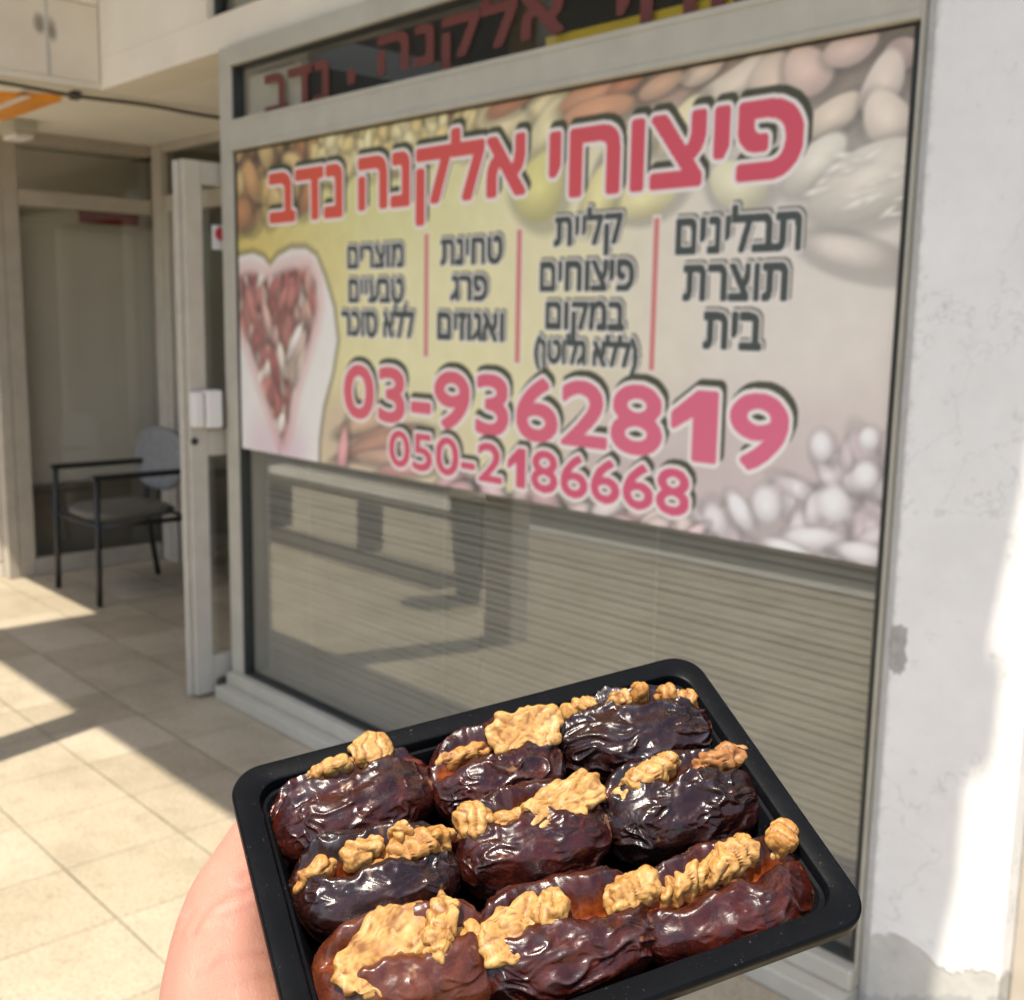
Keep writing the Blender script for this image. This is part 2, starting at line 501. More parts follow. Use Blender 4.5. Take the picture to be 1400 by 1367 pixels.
# room behind the window
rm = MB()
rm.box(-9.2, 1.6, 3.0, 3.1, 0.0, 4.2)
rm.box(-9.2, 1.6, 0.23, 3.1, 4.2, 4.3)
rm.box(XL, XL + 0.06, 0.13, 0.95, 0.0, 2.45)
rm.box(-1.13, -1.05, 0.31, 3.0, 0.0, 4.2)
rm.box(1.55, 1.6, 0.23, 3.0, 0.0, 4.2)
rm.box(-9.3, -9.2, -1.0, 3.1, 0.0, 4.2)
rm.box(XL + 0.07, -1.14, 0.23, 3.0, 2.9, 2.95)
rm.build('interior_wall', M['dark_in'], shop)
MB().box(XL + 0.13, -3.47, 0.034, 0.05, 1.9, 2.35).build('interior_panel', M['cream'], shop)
# door wall of the recess
dw = MB()
yd = 0.94
dw.box(-6.488, -6.37, yd - 0.03, yd + 0.05, 0.0, 2.462)
dw.box(-6.3695, -3.95, yd - 0.02, yd + 0.05, 2.08, 2.175)
dw.box(-6.3695, -3.95, yd - 0.02, yd + 0.05, 2.42, 2.462)
dw.box(-6.3695, -6.30, yd - 0.025, yd + 0.05, 0.0, 2.079)
dw.box(-6.27, -6.10, yd - 0.02, yd + 0.05, 0.0, 2.079)
dw.box(-5.12, -5.03, yd - 0.025, yd + 0.05, 0.0, 2.079)
dw.build('entrance_frame', M['alu_light'], shop, bevel=0.004)
MB().box(-6.369, -3.96, yd + 0.01, yd + 0.016, 2.176, 2.419).build('entrance_transom_pane', M['pane_dark'], shop)
MB().box(-6.099, -5.121, yd + 0.01, yd + 0.016, 0.10, 2.078).build('sidelight_pane', M['pane_dark'], shop)
# the open door leaf (a part), with pane, handle and lock as sub-parts
dm = MB()
x0, x1 = -4.022, -3.976
yf = -0.155
dm.box(x0, x1, yf, yf + 0.074, 0.012, 2.06)
dm.box(x0, x1, 0.80, 0.90, 0.012, 2.06)
dm.box(x0 + .001, x1 - .001, yf + 0.0745, 0.7995, 1.975, 2.059)
dm.box(x0 + .001, x1 - .001, yf + 0.0745, 0.7995, 0.013, 0.16)
dm.box(x0 + .001, x1 - .001, yf + 0.0745, 0.7995, 0.96, 1.06)
dm.box(x0 + 0.004, x1 - 0.02, yf - 0.022, yf - 0.0005, 0.012, 2.055)
door = dm.build('door', M['alu_light'], shop, bevel=0.004)
door['label'] = 'aluminium door leaf standing open against the recess'
MB().box(-4.002, -3.996, yf + 0.073, 0.801, 0.15, 1.985).build('door_pane', M['pane_clear'], door)
hd = MB()
hp = at_x(262, 562, -3.95); hq = at_x(298, 562, -3.95)
hd.box(-3.976, -3.93, hp[1], hp[1] + 0.045, 1.075, 1.21)
hd.box(-3.976, -3.925, hp[1] + 0.05, hq[1] + 0.01, 1.07, 1.215)
hd.build('handle', M['handle'], door, bevel=0.010)
MB().tube([(-3.976, hp[1] + 0.02, 1.02), (-3.968, hp[1] + 0.02, 1.02)], 0.014, 14).build('lock', M['black_metal'], door)
# next bay beyond the pier
MB().box(-0.849, -0.80, 0.02, 0.1, 0.0, 2.45).box(-0.799, 1.5, 0.02, 0.10, 0.0, 0.12).build('next_window_frame', M['alu_grey'], shop, bevel=0.004)
MB().box(-0.799, 1.5, 0.05, 0.056, 0.121, 2.45).build('next_window_pane', M['pane_dark'], shop)

# ------------------------------------------------------------------ neighbouring shopfront (end wall of the recess)
nb = empty('neighbour_shopfront', (-6.5, 0.45, 0))
tag(nb, 'dim glazed shopfront closing the left end of the recess', 'shopfront')
xb = -6.49
nf = MB()
nf.box(xb - 0.08, xb, -0.01, 0.055, 0.0, 2.463)
nf.box(xb - 0.08, xb - 0.004, 0.056, 0.145, 0.0, 2.463)
nf.box(xb - 0.06, xb - 0.006, 0.146, 0.909, 2.07, 2.155)
nf.box(xb - 0.06, xb - 0.006, 0.146, 0.909, 2.40, 2.463)
nf.box(xb - 0.06, xb - 0.006, 0.146, 0.909, 0.0, 0.10)
nf.build('shopfront_frame', M['alu_grey'], nb, bevel=0.006)
MB().box(xb - 0.034, xb - 0.028, 0.146, 0.909, 0.101, 2.069).build('main_pane', M['pane_clear'], nb)
MB().box(xb - 0.034, xb - 0.028, 0.146, 0.909, 2.156, 2.399).build('transom_pane', M['pane_clear'], nb)
MB().box(-6.72, -6.67, 0.1, 1.6, 0.5, 2.0).box(-7.2, -7.1, 0.1, 1.6, 2.001, 2.45).build('grey_back_panel', M['panel'], nb)
MB().box(-6.72, -6.66, 0.1, 1.6, 0.02, 0.47).box(-6.72, -6.63, 0.1, 1.6, 0.471, 0.499).build('dado', M['dado'], nb)
MB().box(-6.60, -6.585, 0.15, 0.90, 1.985, 2.0).build('blind_rail', M['cream'], nb)
MB().box(-6.6, -6.592, 0.15, 0.52, 2.01, 2.06).build('pale_strip', M['cream'], nb)
# the front that carries on to the left beyond the corner column
MB().box(-9.2, xb - 0.082, -0.02, 0.03, 0.0, 0.09).box(-6.75, xb - 0.082, -0.03, 0.05, 0.091, 2.463).build('side_frame', M['alu_light'], nb, bevel=0.004)
MB().box(-9.2, -6.751, 0.0, 0.006, 0.091, 2.463).build('side_pane', M['pane_clear'], nb)
rs = tag(MB().box(-6.62, -6.582, 0.512, 0.872, 2.006, 2.078).build('red_board', M['redbox'], bevel=0.003), 'dark red sign board behind the top of the neighbouring glass', 'sign')

# ------------------------------------------------------------------ cable, clip, orange board, ceiling fixture, sticker, yellow board
c1, c2 = at_z(0, 114, 2.44), at_z(302, 160, 2.44)
pts = []
for k in range(15):
    f_ = -0.3 + 1.3 * k / 14
    p = c1 + (c2 - c1) * f_
    p[2] = 2.443 - 0.008 * math.sin(f_ * 5) ** 2
    pts.append(p)
ce = empty('cable', (-5.25, 0.1, 2.45)); tag(ce, 'dark cable running along the pale soffit of the entrance recess', 'cable')
MB().tube(pts, 0.009, 10).build('cable_run', M['cable'], ce, smooth=True)
cl = at_z(103, 133, 2.44)
MB().box(cl[0] - 0.03, cl[0] + 0.02, cl[1] - 0.02, cl[1] + 0.02, 2.43, 2.463).build('clip', M['dark_rubber'], ce, bevel=0.004)
oq = [at_z(-40, 128, 2.45), at_z(18, 131, 2.45), at_z(84, 134, 2.45), at_z(10, 160, 2.45), at_z(-50, 170, 2.45)]
ob = empty('orange_board', tuple(oq[1][:2]) + (2.45,)); tag(ob, 'orange board with a white stripe under the soffit', 'sign')
MB().slab([tuple(p[:2]) for p in oq], 2.436, 2.463).build('board', M['orange'], ob)
st = [at_z(-20, 152, 2.434), at_z(30, 132, 2.434), at_z(42, 132.5, 2.434), at_z(-20, 158, 2.434)]
MB().slab([tuple(p[:2]) for p in st], 2.431, 2.4355).build('stripe', M['white'], ob)
fx = at_z(28, 176, 2.43)
fe = empty('ceiling_fixture', (fx[0], fx[1], 2.463)); tag(fe, 'small pale box fixture under the soffit below the orange board', 'fixture')
MB().box(fx[0] - 0.12, fx[0] + 0.10, fx[1] - 0.07, fx[1] + 0.05, 2.40, 2.463).build('housing', M['cream'], fe, bevel=0.006)
MB().box(fx[0] - 0.10, fx[0] + 0.08, fx[1] - 0.06, fx[1] + 0.04, 2.372, 2.3995).build('cover', M['white'], fe, bevel=0.008)
sk = at_x(297, 325, -3.995)
ds = empty('door_sticker', (-3.995, sk[1], sk[2])); tag(ds, 'small white notice with a red emblem on the open door glass', 'sticker')
MB().box(-3.9955, -3.994, sk[1] - 0.022, sk[1] + 0.06, sk[2] - 0.045, sk[2] + 0.045).build('notice', M['white'], ds)
bm_ = MB()
circ = [(sk[1] + 0.016 + 0.026 * math.cos(a * math.pi / 12), sk[2] + 0.014 + 0.026 * math.sin(a * math.pi / 12)) for a in range(24)]
bm_.add([(-3.9933, y, z) for y, z in circ], [tuple(range(24))])
bm_.build('emblem', plain('emblem_red', (0.62, 0.05, 0.07), 0.5), ds)
ya, yb_ = at_y(700, 80, 0.25), at_y(960, 20, 0.25)
yb = tag(MB().box(-2.26, -1.24, 0.024, 0.034, 2.13, 2.236).build('yellow_board', M['yellow']), 'yellow board standing inside behind the top window strip', 'sign')
dsx = at_z(302, 945)
dst = empty('door_stop', (dsx[0], dsx[1], 0)); tag(dst, 'dark weight on the floor holding the open door', 'door stop')
dp = MB(); dp.box(dsx[0] - 0.05, dsx[0] + 0.045, dsx[1] - 0.03, dsx[1] + 0.05, 0.0, 0.07)
dp.build('weight', M['dark_rubber'], dst, bevel=0.015)
MB().tube([(dsx[0] - 0.01, dsx[1] - 0.02, 0.07), (dsx[0] - 0.01, dsx[1] - 0.02, 0.10), (dsx[0] - 0.01, dsx[1] + 0.035, 0.10), (dsx[0] - 0.01, dsx[1] + 0.035, 0.07)], 0.008, 8).build('grip', M['black_metal'], dst, smooth=True)

# ------------------------------------------------------------------ venetian blind
vb = empty('venetian_blind', (-2.5, 0.085, 0.1))
tag(vb, 'closed venetian blind behind the lower part of the shop window', 'blind')
sm = MB()
z = 0.125
k = 0
while z < 1.06:
    y0 = 0.085
    a = rad(62)
    hw = 0.0091
    cy, sy = hw * math.cos(a), hw * math.sin(a)
    prof = []
    for q in (-1, -0.35, 0.35, 1):
        prof.append((y0 + q * cy, z + q * sy + 0.0012 * (1 - q * q)))
    xs = (XL + 0.11, XR - 0.03)
    dz = 0.0012 * math.sin(k * 2.1)
    vs = [(x, y, zz + dz) for x in xs for y, zz in prof] + [(x, y + 0.0007, zz - 0.0005 + dz) for x in xs for y, zz in prof]
    fs = []
    for i in range(3):
        fs.append((i, 4 + i, 5 + i, i + 1))
        fs.append((8 + i, 9 + i, 13 + i, 12 + i))
    sm.add(vs, fs)
    z += 0.0212; k += 1
sm.build('slats', M['slat'], vb, smooth=False)
MB().box(XL + 0.108, XR - 0.028, 0.07, 0.10, 0.104, 0.118).build('bottom_bar', M['slat'], vb, bevel=0.003)
for x in (-3.5, -2.72, -1.85):
    MB().tube([(x, 0.069, 0.119), (x, 0.069, 1.06)], 0.0013, 6).build('ladder_cord', M['cord'], vb)
MB().box(XL + 0.108, XR - 0.028, 0.065, 0.105, 1.062, 1.10).build('head_rail', M['slat'], vb, bevel=0.003)

# ------------------------------------------------------------------ printed poster on the glass
PX0, PX1, PZ0, PZ1 = -3.8485, -1.187, 0.9985, 2.0815
def srgb(c):
    c = np.asarray(c, float) / 255.0
    return np.where(c <= 0.04045, c / 12.92, ((c + 0.055) / 1.055) ** 2.4)
def P2(x, y):
    p = at_y(x, y, 0.0); return np.array([p[0], p[2]])
def text_geo(s):
    """closed outlines of a line of text"""
    cu = bpy.data.curves.new('lettering', 'FONT')
    cu.body = s
    ob_ = bpy.data.objects.new('lettering', cu)
    COL.objects.link(ob_)
    bpy.context.view_layer.update()
    cv = ob_.to_curve(bpy.context.evaluated_depsgraph_get())
    loops = []
    for sp in cv.splines:
        if sp.type != 'BEZIER':
            loops.append(np.array([p.co[:2] for p in sp.points])); continue
        bp = sp.bezier_points
        pl = []
        for i in range(len(bp)):
            p, q = bp[i], bp[(i + 1) % len(bp)]
            P = [np.array(v[:2]) for v in (p.co, p.handle_right, q.handle_left, q.co)]
            for k in range(8):
                t = k / 8
                pl.append((1 - t) ** 3 * P[0] + 3 * t * (1 - t) ** 2 * P[1] + 3 * t * t * (1 - t) * P[2] + t ** 3 * P[3])
        loops.append(np.array(pl))
    ob_.to_curve_clear()
    bpy.data.objects.remove(ob_); bpy.data.curves.remove(cu)
    return loops
def heb(s):
    return s[::-1].translate(str.maketrans('()', ')('))
ONE = np.array([(0.52, 0.0), (1.0, 0.0), (1.0, 1.0), (0.60, 1.0), (0.0, 0.66), (0.0, 0.47), (0.52, 0.70)])
def raster(items, xs, zs):
    """which grid points (xs by zs) lie inside the letters"""
    m_ = np.zeros((len(zs), len(xs)), bool)
    for s, x0, x1, z0, z1 in items:
        loops = [ONE] if s == 'one' else text_geo(s)
        al = np.concatenate(loops)
        lo, hi = al.min(0), al.max(0)
        i0, i1 = np.searchsorted(xs, x0), np.searchsorted(xs, x1)
        j0, j1 = np.searchsorted(zs, z0), np.searchsorted(zs, z1)
        gx_, gz_ = xs[None, i0:i1], zs[j0:j1, None]
        wn = np.zeros((max(j1 - j0, 0), max(i1 - i0, 0)), int)
        for lp in loops:
            q = (lp - lo) / (hi - lo) * np.array([x1 - x0, z1 - z0]) + np.array([x0, z0])
            for k in range(len(q)):
                (ax, az), (bx, bz) = q[k], q[(k + 1) % len(q)]
                if az == bz: continue
                hit = ((az > gz_) != (bz > gz_)) & (gx_ < (bx - ax) * (gz_ - az) / (bz - az) + ax)
                wn += np.where(hit, 1 if bz > az else -1, 0)
        m_[j0:j1, i0:i1] |= wn != 0
    return m_
def grow(m_, r):
    """soft mask of everything within r cells of the letters"""
    n = int(math.ceil(r + 1))
    out = m_.astype(np.float32)
    H_, W_ = m_.shape
    ys, xs = np.nonzero(m_)
    if len(ys) == 0: return out
    y0, y1, x0, x1 = max(ys.min() - n, 0), min(ys.max() + n + 1, H_), max(xs.min() - n, 0), min(xs.max() + n + 1, W_)
    src = np.pad(m_[y0:y1, x0:x1], n).astype(np.float32)
    acc = np.zeros((y1 - y0, x1 - x0), np.float32)
    for dy in range(-n, n + 1):
        for dx in range(-n, n + 1):
            wgt = min(1.0, max(0.0, r + 0.5 - math.hypot(dx, dy)))
            if wgt > 0:
                acc = np.maximum(acc, src[n + dy:n + dy + acc.shape[0], n + dx:n + dx + acc.shape[1]] * wgt)
    out[y0:y1, x0:x1] = acc
    return out
def paint_poster():
    nx, nz = 960, 392
    gx = np.linspace(PX0, PX1, nx); gz = np.linspace(PZ0, PZ1, nz)
    X, Z = np.meshgrid(gx, gz)
    fx_ = (X - PX0) / (PX1 - PX0); fz = (Z - PZ0) / (PZ1 - PZ0)
    pts = np.stack([X.ravel() * 3, Z.ravel() * 3, np.zeros(X.size)], 1)
    nA = noise3(pts * 1.2, 3).reshape(X.shape); nB = fbm(pts * 5, 9, 4).reshape(X.shape)
    def mixc(a, b, t): return a + (b - a) * t[..., None]
    left = np.array([216, 190, 84.]); mid = np.array([238, 229, 168.]); right = np.array([224, 213, 198.])
    C = mixc(np.broadcast_to(left, X.shape + (3,)), np.broadcast_to(mid, X.shape + (3,)), sstep(0.0, 0.45, fx_ + 0.05 * nA - 0.12 * fz + 0.10))
    C = mixc(C, np.broadcast_to(right, X.shape + (3,)), sstep(0.55, 0.90, fx_ + 0.05 * nA))
    C = mixc(C, np.broadcast_to(np.array([205, 205, 110.]), X.shape + (3,)), 0.45 * sstep(0.55, 0.8, fz) * sstep(0.6, 0.35, fx_) * sstep(0.05, 0.3, fx_))
    C = mixc(C, np.broadcast_to(np.array([206, 176, 150.]), X.shape + (3,)), 0.8 * sstep(0.30, 0.10, fz + 0.06 * nA) * sstep(0.12, 0.25, fx_) * sstep(0.62, 0.3, fx_))
    C = mixc(C, np.broadcast_to(np.array([190, 168, 168.]), X.shape + (3,)), 0.9 * sstep(0.42, 0.12, fz + 0.08 * nA) * sstep(0.5, 0.75, fx_))
    C = mixc(C, np.broadcast_to(np.array([120, 78, 52.]), X.shape + (3,)), 0.85 * sstep(0.86, 0.98, fz + 0.05 * nA))
    C = mixc(C, np.broadcast_to(np.array([112, 74, 40.]), X.shape + (3,)), 0.8 * sstep(0.72, 0.92, fz + 0.3 * (0.1 - fx_)) * sstep(0.2, 0.0, fx_))
    C = mixc(C, np.broadcast_to(np.array([84, 70, 56.]), X.shape + (3,)), 0.8 * sstep(0.70, 0.95, fz) * sstep(0.75, 0.95, fx_))
    C = C + nB[..., None] * 6
    rg = random.Random(5)
    def nut(cx, cz, a, b, ang, col, soft=0.12, seam=False, curve=0.0, shade=0.6):
        nonlocal C
        ca, sa = math.cos(ang), math.sin(ang)
        r_ = max(a, b) * 1.4 + 0.02
        i0, i1 = np.searchsorted(gx, cx - r_), np.searchsorted(gx, cx + r_)
        j0, j1 = np.searchsorted(gz, cz - r_), np.searchsorted(gz, cz + r_)
        if i1 <= i0 or j1 <= j0: return
        dx, dz = X[j0:j1, i0:i1] - cx, Z[j0:j1, i0:i1] - cz
        u = dx * ca + dz * sa; v = -dx * sa + dz * ca
        v = v - curve * (u * u) / max(a, 1e-3)
        d = np.sqrt((u / a) ** 2 + (v / b) ** 2)
        msk = sstep(1.0, 1.0 - soft, d)
        lit = 0.80 + 0.30 * np.clip(1 - d, 0, 1) + 0.14 * np.clip(dz / b, -1, 1) - 0.05 * np.clip(dx / a, -1, 1)
        if seam: lit = lit - 0.18 * np.exp(-((v / b) / 0.10) ** 2) * (d < 0.85)
        cc = np.asarray(col, float)[None, None, :] * lit[..., None] + nB[j0:j1, i0:i1, None] * 7
        sh = 0.45 * sstep(1.35, 0.95, np.sqrt(((u - 0.1 * a) / a) ** 2 + ((v + 0.18 * b) / b) ** 2))
        blk = C[j0:j1, i0:i1] * (1 - sh[..., None] * shade)
        C[j0:j1, i0:i1] = blk * (1 - msk[..., None]) + cc * msk[..., None]
    def at(px, py, rx, ry, deg, col, **k):
        p = P2(px, py)
        s_ = 0.5 * (P2(px + 5, py)[0] - P2(px - 5, py)[0]) / 5.0
        nut(p[0], p[1], rx * s_, ry * s_ * 0.85, rad(deg), col, **k)
    # brown nuts upper left, chick peas, almonds
    for k in range(60):
        px, py = rg.uniform(322, 470), rg.uniform(190, 320)
        if py > 300 - (px - 330) * 0.35: continue
        at(px, py, rg.uniform(14, 24), rg.uniform(11, 18), rg.uniform(0, 180), rg.choice([(196, 140, 78), (214, 170, 92), (176, 112, 62), (222, 186, 110)]), soft=0.35)
    for k in range(260):
        px = rg.uniform(430, 700); py = 205 - (px - 430) * 0.185 + rg.uniform(-25, 45)
        at(px, py, rg.uniform(9, 14), rg.uniform(8, 11), rg.uniform(0, 180), rg.choice([(238, 214, 140), (228, 200, 122), (244, 226, 160)]), soft=0.4, shade=0.25)
    for px, py, rx, ry, a, c_ in [(745, 150, 44, 22, 20, (240, 218, 158)), (690, 168, 40, 24, -10, (240, 220, 160)), (755, 180, 45, 30, 40, (236, 222, 160)),
                                  (815, 128, 58, 20, 12, (206, 134, 88)), (860, 112, 40, 16, 30, (190, 108, 70)), (820, 152, 56, 17, 4, (214, 140, 92)), (700, 140, 40, 14, 15, (190, 120, 80))]:
        at(px, py, rx, ry, a, c_, soft=0.25)
    # cashews and large pale nuts upper right
    for px, py, rx, ry, a, c_, cv in [(965, 98, 38, 16, 20, (226, 190, 158), 0.2), (905, 118, 34, 14, 15, (206, 150, 110), 0.0), (1010, 115, 60, 24, 22, (228, 208, 178), 0.25), (1060, 112, 34, 40, 40, (226, 196, 168), 0.3),
                                      (1105, 100, 40, 36, -30, (228, 188, 166), 0.2), (1165, 68, 42, 26, 10, (222, 182, 164), 0.1), (1235, 75, 22, 34, 80, (220, 180, 165), 0.0),
                                      (1140, 160, 46, 26, 22, (230, 208, 178), 0.1), (1210, 115, 44, 34, 60, (232, 210, 190), 0.2), (1215, 165, 46, 38, -40, (234, 214, 192), 0.2),
                                      (985, 160, 40, 24, 8, (236, 216, 170), 0.2), (930, 175, 44, 22, 40, (238, 222, 160), 0.1), (860, 205, 46, 26, 30, (236, 224, 150), 0.1),
                                      (1010, 255, 46, 34, -20, (236, 228, 180), 0.1), (880, 275, 52, 24, 5, (238, 226, 150), 0.1), (820, 275, 40, 26, 60, (236, 222, 140), 0.2), (740, 260, 40, 40, 30, (226, 216, 124), 0.3),
                                      (1115, 225, 54, 30, 35, (236, 228, 206), 0.0)]:
        at(px, py, rx, ry, a, c_, soft=0.2, curve=cv)
    # the large pale walnut
    at(1190, 250, 92, 56, 18, (230, 220, 200), soft=0.12)
    for k in range(26):
        at(rg.uniform(1110, 1245), rg.uniform(205, 300), rg.uniform(14, 34), rg.uniform(5, 9), rg.uniform(-10, 40), rg.choice([(232, 222, 203), (224, 213, 193), (235, 226, 209)]), soft=0.9, shade=0.05)
    at(1165, 345, 80, 30, -15, (222, 208, 192), soft=0.6)
    # pale nuts in the lower right corner
    for k in range(90):
        px = rg.uniform(930, 1225); py = rg.uniform(570, 800)
        if py < 735 - (px - 930) * 0.50: continue
        at(px, py, rg.uniform(24, 42), rg.uniform(15, 25), rg.uniform(0, 180), rg.choice([(228, 214, 216), (216, 198, 203), (234, 224, 224), (208, 186, 192), (222, 208, 212)]), soft=0.5, shade=0.28)
    for px, py, rx, ry, a in [(1185, 650, 24, 30, 20), (1142, 690, 30, 40, 40), (1110, 735, 50, 22, 8), (1180, 755, 46, 22, 0), (1080, 752, 44, 18, -10), (1015, 700, 34, 22, -50), (1050, 690, 26, 38, 20), (1125, 610, 20, 32, 10), (1190, 600, 18, 26, 0)]:
        at(px, py, rx, ry * .9, a, (244, 239, 238), soft=0.5, shade=0.3)
    for k in range(60):
        px = rg.uniform(600, 960)
        at(px, 655 + (px - 600) * 0.19 + rg.uniform(-6, 26), rg.uniform(16, 30), rg.uniform(9, 16), rg.uniform(-20, 40), rg.choice([(232, 196, 196), (238, 220, 214), (206, 160, 158), (226, 200, 190)]), soft=0.5)
    # cinnamon sticks lower left
    for px, py, rx, a, c_ in [(520, 592, 62, 8, (196, 146, 118)), (505, 610, 60, 18, (176, 124, 100)), (535, 625, 60, 5, (206, 160, 132)), (495, 580, 40, 14, (210, 170, 130)), (560, 640, 50, 10, (214, 150, 140)), (470, 625, 28, 80, (224, 150, 150))]:
        at(px, py, rx, 9, a, c_, soft=0.3)
    # cupped hands holding nuts
    def poly_mask(pl, soft=0.012):
        pl = [P2(*q) for q in pl]
        n = len(pl); inside = np.zeros(X.shape, bool); dist = np.full(X.shape, 9.0)
        for i in range(n):
            (ax, az), (bx, bz) = pl[i], pl[(i + 1) % n]
            cond = (az > Z) != (bz > Z)
            xi = (bx - ax) * (Z - az) / (bz - az + 1e-12) + ax
            inside ^= cond & (X < xi)
            t = np.clip(((X - ax) * (bx - ax) + (Z - az) * (bz - az)) / ((bx - ax) ** 2 + (bz - az) ** 2 + 1e-12), 0, 1)
            dist = np.minimum(dist, np.hypot(X - ax - t * (bx - ax), Z - az - t * (bz - az)))
        sd = np.where(inside, dist, -dist)
        return sstep(-soft, soft, sd), sd
    hands = [(318, 360), (330, 350), (348, 346), (362, 352), (371, 364), (382, 350), (400, 340), (420, 340), (434, 350), (446, 380), (458, 420), (463, 465), (456, 510), (444, 555), (438, 600), (437, 640), (318, 640)]
    hm, hsd = poly_mask(hands, 0.010)
    C = C * (1 - 0.45 * sstep(-0.03, 0.0, hsd)[..., None])
    hc = np.broadcast_to(np.array([244, 238, 228.]), X.shape + (3,)) + nB[..., None] * 3
    hc = mixc(hc, np.broadcast_to(np.array([226, 196, 205.]), X.shape + (3,)), 0.8 * sstep(0.20, 0.02, fz) * sstep(0.10, 0.10 - 0.06, np.abs(fx_ - 0.095)))
    C = C * (1 - hm[..., None]) + hc * hm[..., None]
    heart = [(320, 378), (345, 372), (368, 380), (385, 372), (405, 366), (424, 366), (434, 385), (436, 420), (430, 450), (418, 490), (405, 535), (394, 590), (388, 606), (378, 580), (362, 535), (345, 480), (328, 440), (318, 430)]
    em, esd = poly_mask(heart, 0.024)
    keep = C.copy()
    C = C * (1 - em[..., None]) + np.array([176, 104, 92.]) * em[..., None]
    for k in range(150):
        px, py = rg.uniform(322, 440), rg.uniform(365, 605)
        at(px, py, rg.uniform(11, 22), rg.uniform(6, 9), rg.uniform(40, 140), rg.choice([(164, 84, 76), (186, 108, 96), (224, 194, 170), (204, 152, 132), (150, 70, 68), (236, 216, 196), (242, 228, 214), (216, 168, 152), (178, 98, 92)]), soft=0.4, shade=0.3)
    C = C * em[..., None] + keep * (1 - em[..., None])
    halo = sstep(0.045, 0.0, np.abs(esd + 0.02)) * (esd < 0) * hm * 0.30
    C = C * (1 - halo[..., None]) + np.array([214, 120, 116.]) * halo[..., None]
    # a palm seam below the heart
    sx_ = P2(384, 615)[0]
    sm_ = np.exp(-((X - sx_) / 0.008) ** 2) * hm * (1 - em) * sstep(0.22, 0.05, fz)
    C = C * (1 - 0.4 * sm_[..., None]) + np.array([170, 110, 130.]) * 0.4 * sm_[..., None]
    C = C + (np.array([250., 246., 238.]) - C) * (0.24 + 0.14 * sstep(0.45, 0.9, fx_))[..., None]      # print made paler, more so to the right
    cell = gx[1] - gx[0]
    def letter(items, bold, halo, sh, col0, col1=None, dark=(74, 76, 62)):
        nonlocal C
        mk = raster(items, gx, gz)
        ink_ = grow(mk, bold / cell)
        hal = grow(mk, (bold + halo) / cell)
        dx, dz = int(round(sh[0] / cell)), int(round(sh[1] / cell))
        shd = np.roll(np.roll(hal, dz, 0), dx, 1)
        for mm, cc in ((shd * 0.92, np.array(dark, float)), (hal, np.array([246., 239., 232.]))):
            C = C * (1 - mm[..., None]) + cc * mm[..., None]
        c0 = np.array(col0, float)
        cc = np.broadcast_to(c0, C.shape) if col1 is None else mixc(np.broadcast_to(c0, C.shape), np.broadcast_to(np.array(col1, float), C.shape), sstep(0.1, 0.95, fx_))
        C = C * (1 - ink_[..., None]) + cc * ink_[..., None]
    for x, z0, z1 in ((-1.830, 1.381, 1.749), (-2.316, 1.383, 1.742), (-2.7245, 1.385, 1.748)):
        for hw, ex, cc in ((0.0135, 0.006, (240, 226, 214)), (0.009, 0.0, (220, 140, 132))):
            mm = ((np.abs(X - x) < hw) & (Z > z0 - ex) & (Z < z1 + ex)).astype(float)
            C = C * (1 - mm[..., None]) + np.array(cc, float) * mm[..., None]
    letter([(heb('פיצוחי'), -2.199, -1.437, 1.822, 1.977), (heb('אלקנה'), -3.070, -2.303, 1.782, 2.030), (heb('נדב'), -3.618, -3.172, 1.828, 1.983)],
           0.0105, 0.0095, (0.012, 0.016), (224, 98, 78), (220, 94, 112))
    letter([(heb('תבלינים'), -1.765, -1.424, 1.662, 1.762), (heb('תוצרת'), -1.738, -1.452, 1.553, 1.632), (heb('בית'), -1.672, -1.512, 1.442, 1.522),
            (heb('קליית'), -2.178, -1.943, 1.668, 1.785), (heb('פיצוחים'), -2.230, -1.899, 1.578, 1.650), (heb('במקום'), -2.204, -1.926, 1.452, 1.548), (heb('(ללא גלוטן)'), -2.245, -1.878, 1.366, 1.462),
            (heb('טחינת'), -2.655, -2.388, 1.656, 1.728), (heb('פרג'), -2.606, -2.447, 1.553, 1.620), (heb('ואגוזים'), -2.667, -2.377, 1.440, 1.514),
            (heb('מוצרים'), -3.138, -2.842, 1.655, 1.724), (heb('טבעיים'), -3.132, -2.841, 1.546, 1.618), (heb('ללא סוכר'), -3.174, -2.788, 1.438, 1.536)],
           0.0056, 0.0048, (0.006, 0.006), (82, 88, 84), dark=(112, 112, 100))
    letter([('03-93628', -3.158, P2(905, 580)[0], 1.174, 1.338), ('one', P2(922, 580)[0], P2(980, 580)[0], 1.176, 1.336), ('9', P2(1003, 580)[0], -1.432, 1.174, 1.338)], 0.0085, 0.0105, (0.012, 0.017), (228, 108, 118), (229, 116, 144))
    letter([('050-2', -2.909, P2(688, 645)[0], 1.034, 1.144), ('one', P2(697, 650)[0], P2(720, 650)[0], 1.036, 1.142), ('86668', P2(729, 655)[0], -1.698, 1.034, 1.144)], 0.0050, 0.0095, (0.010, 0.013), (224, 96, 112), (222, 100, 132))
    C = np.clip(C, 8, 250)
    V = np.stack([X.ravel(), np.full(X.size, -0.0060), Z.ravel()], 1)
    idx = np.arange(nx * nz).reshape(nz, nx)
    Fq = np.stack([idx[:-1, :-1].ravel(), idx[:-1, 1:].ravel(), idx[1:, 1:].ravel(), idx[1:, :-1].ravel()], 1)
    return V, Fq, srgb(C.reshape(-1, 3))
pst = empty('window_poster', (-2.5, -0.006, 0.9985))
tag(pst, 'large printed poster with nuts, red Hebrew title and phone numbers on the shop window', 'poster')
t = NT('poster_print')
t.set(color=t.attr('print'), rough=0.42, spec=0.35)
V_, F_, C_ = paint_poster()
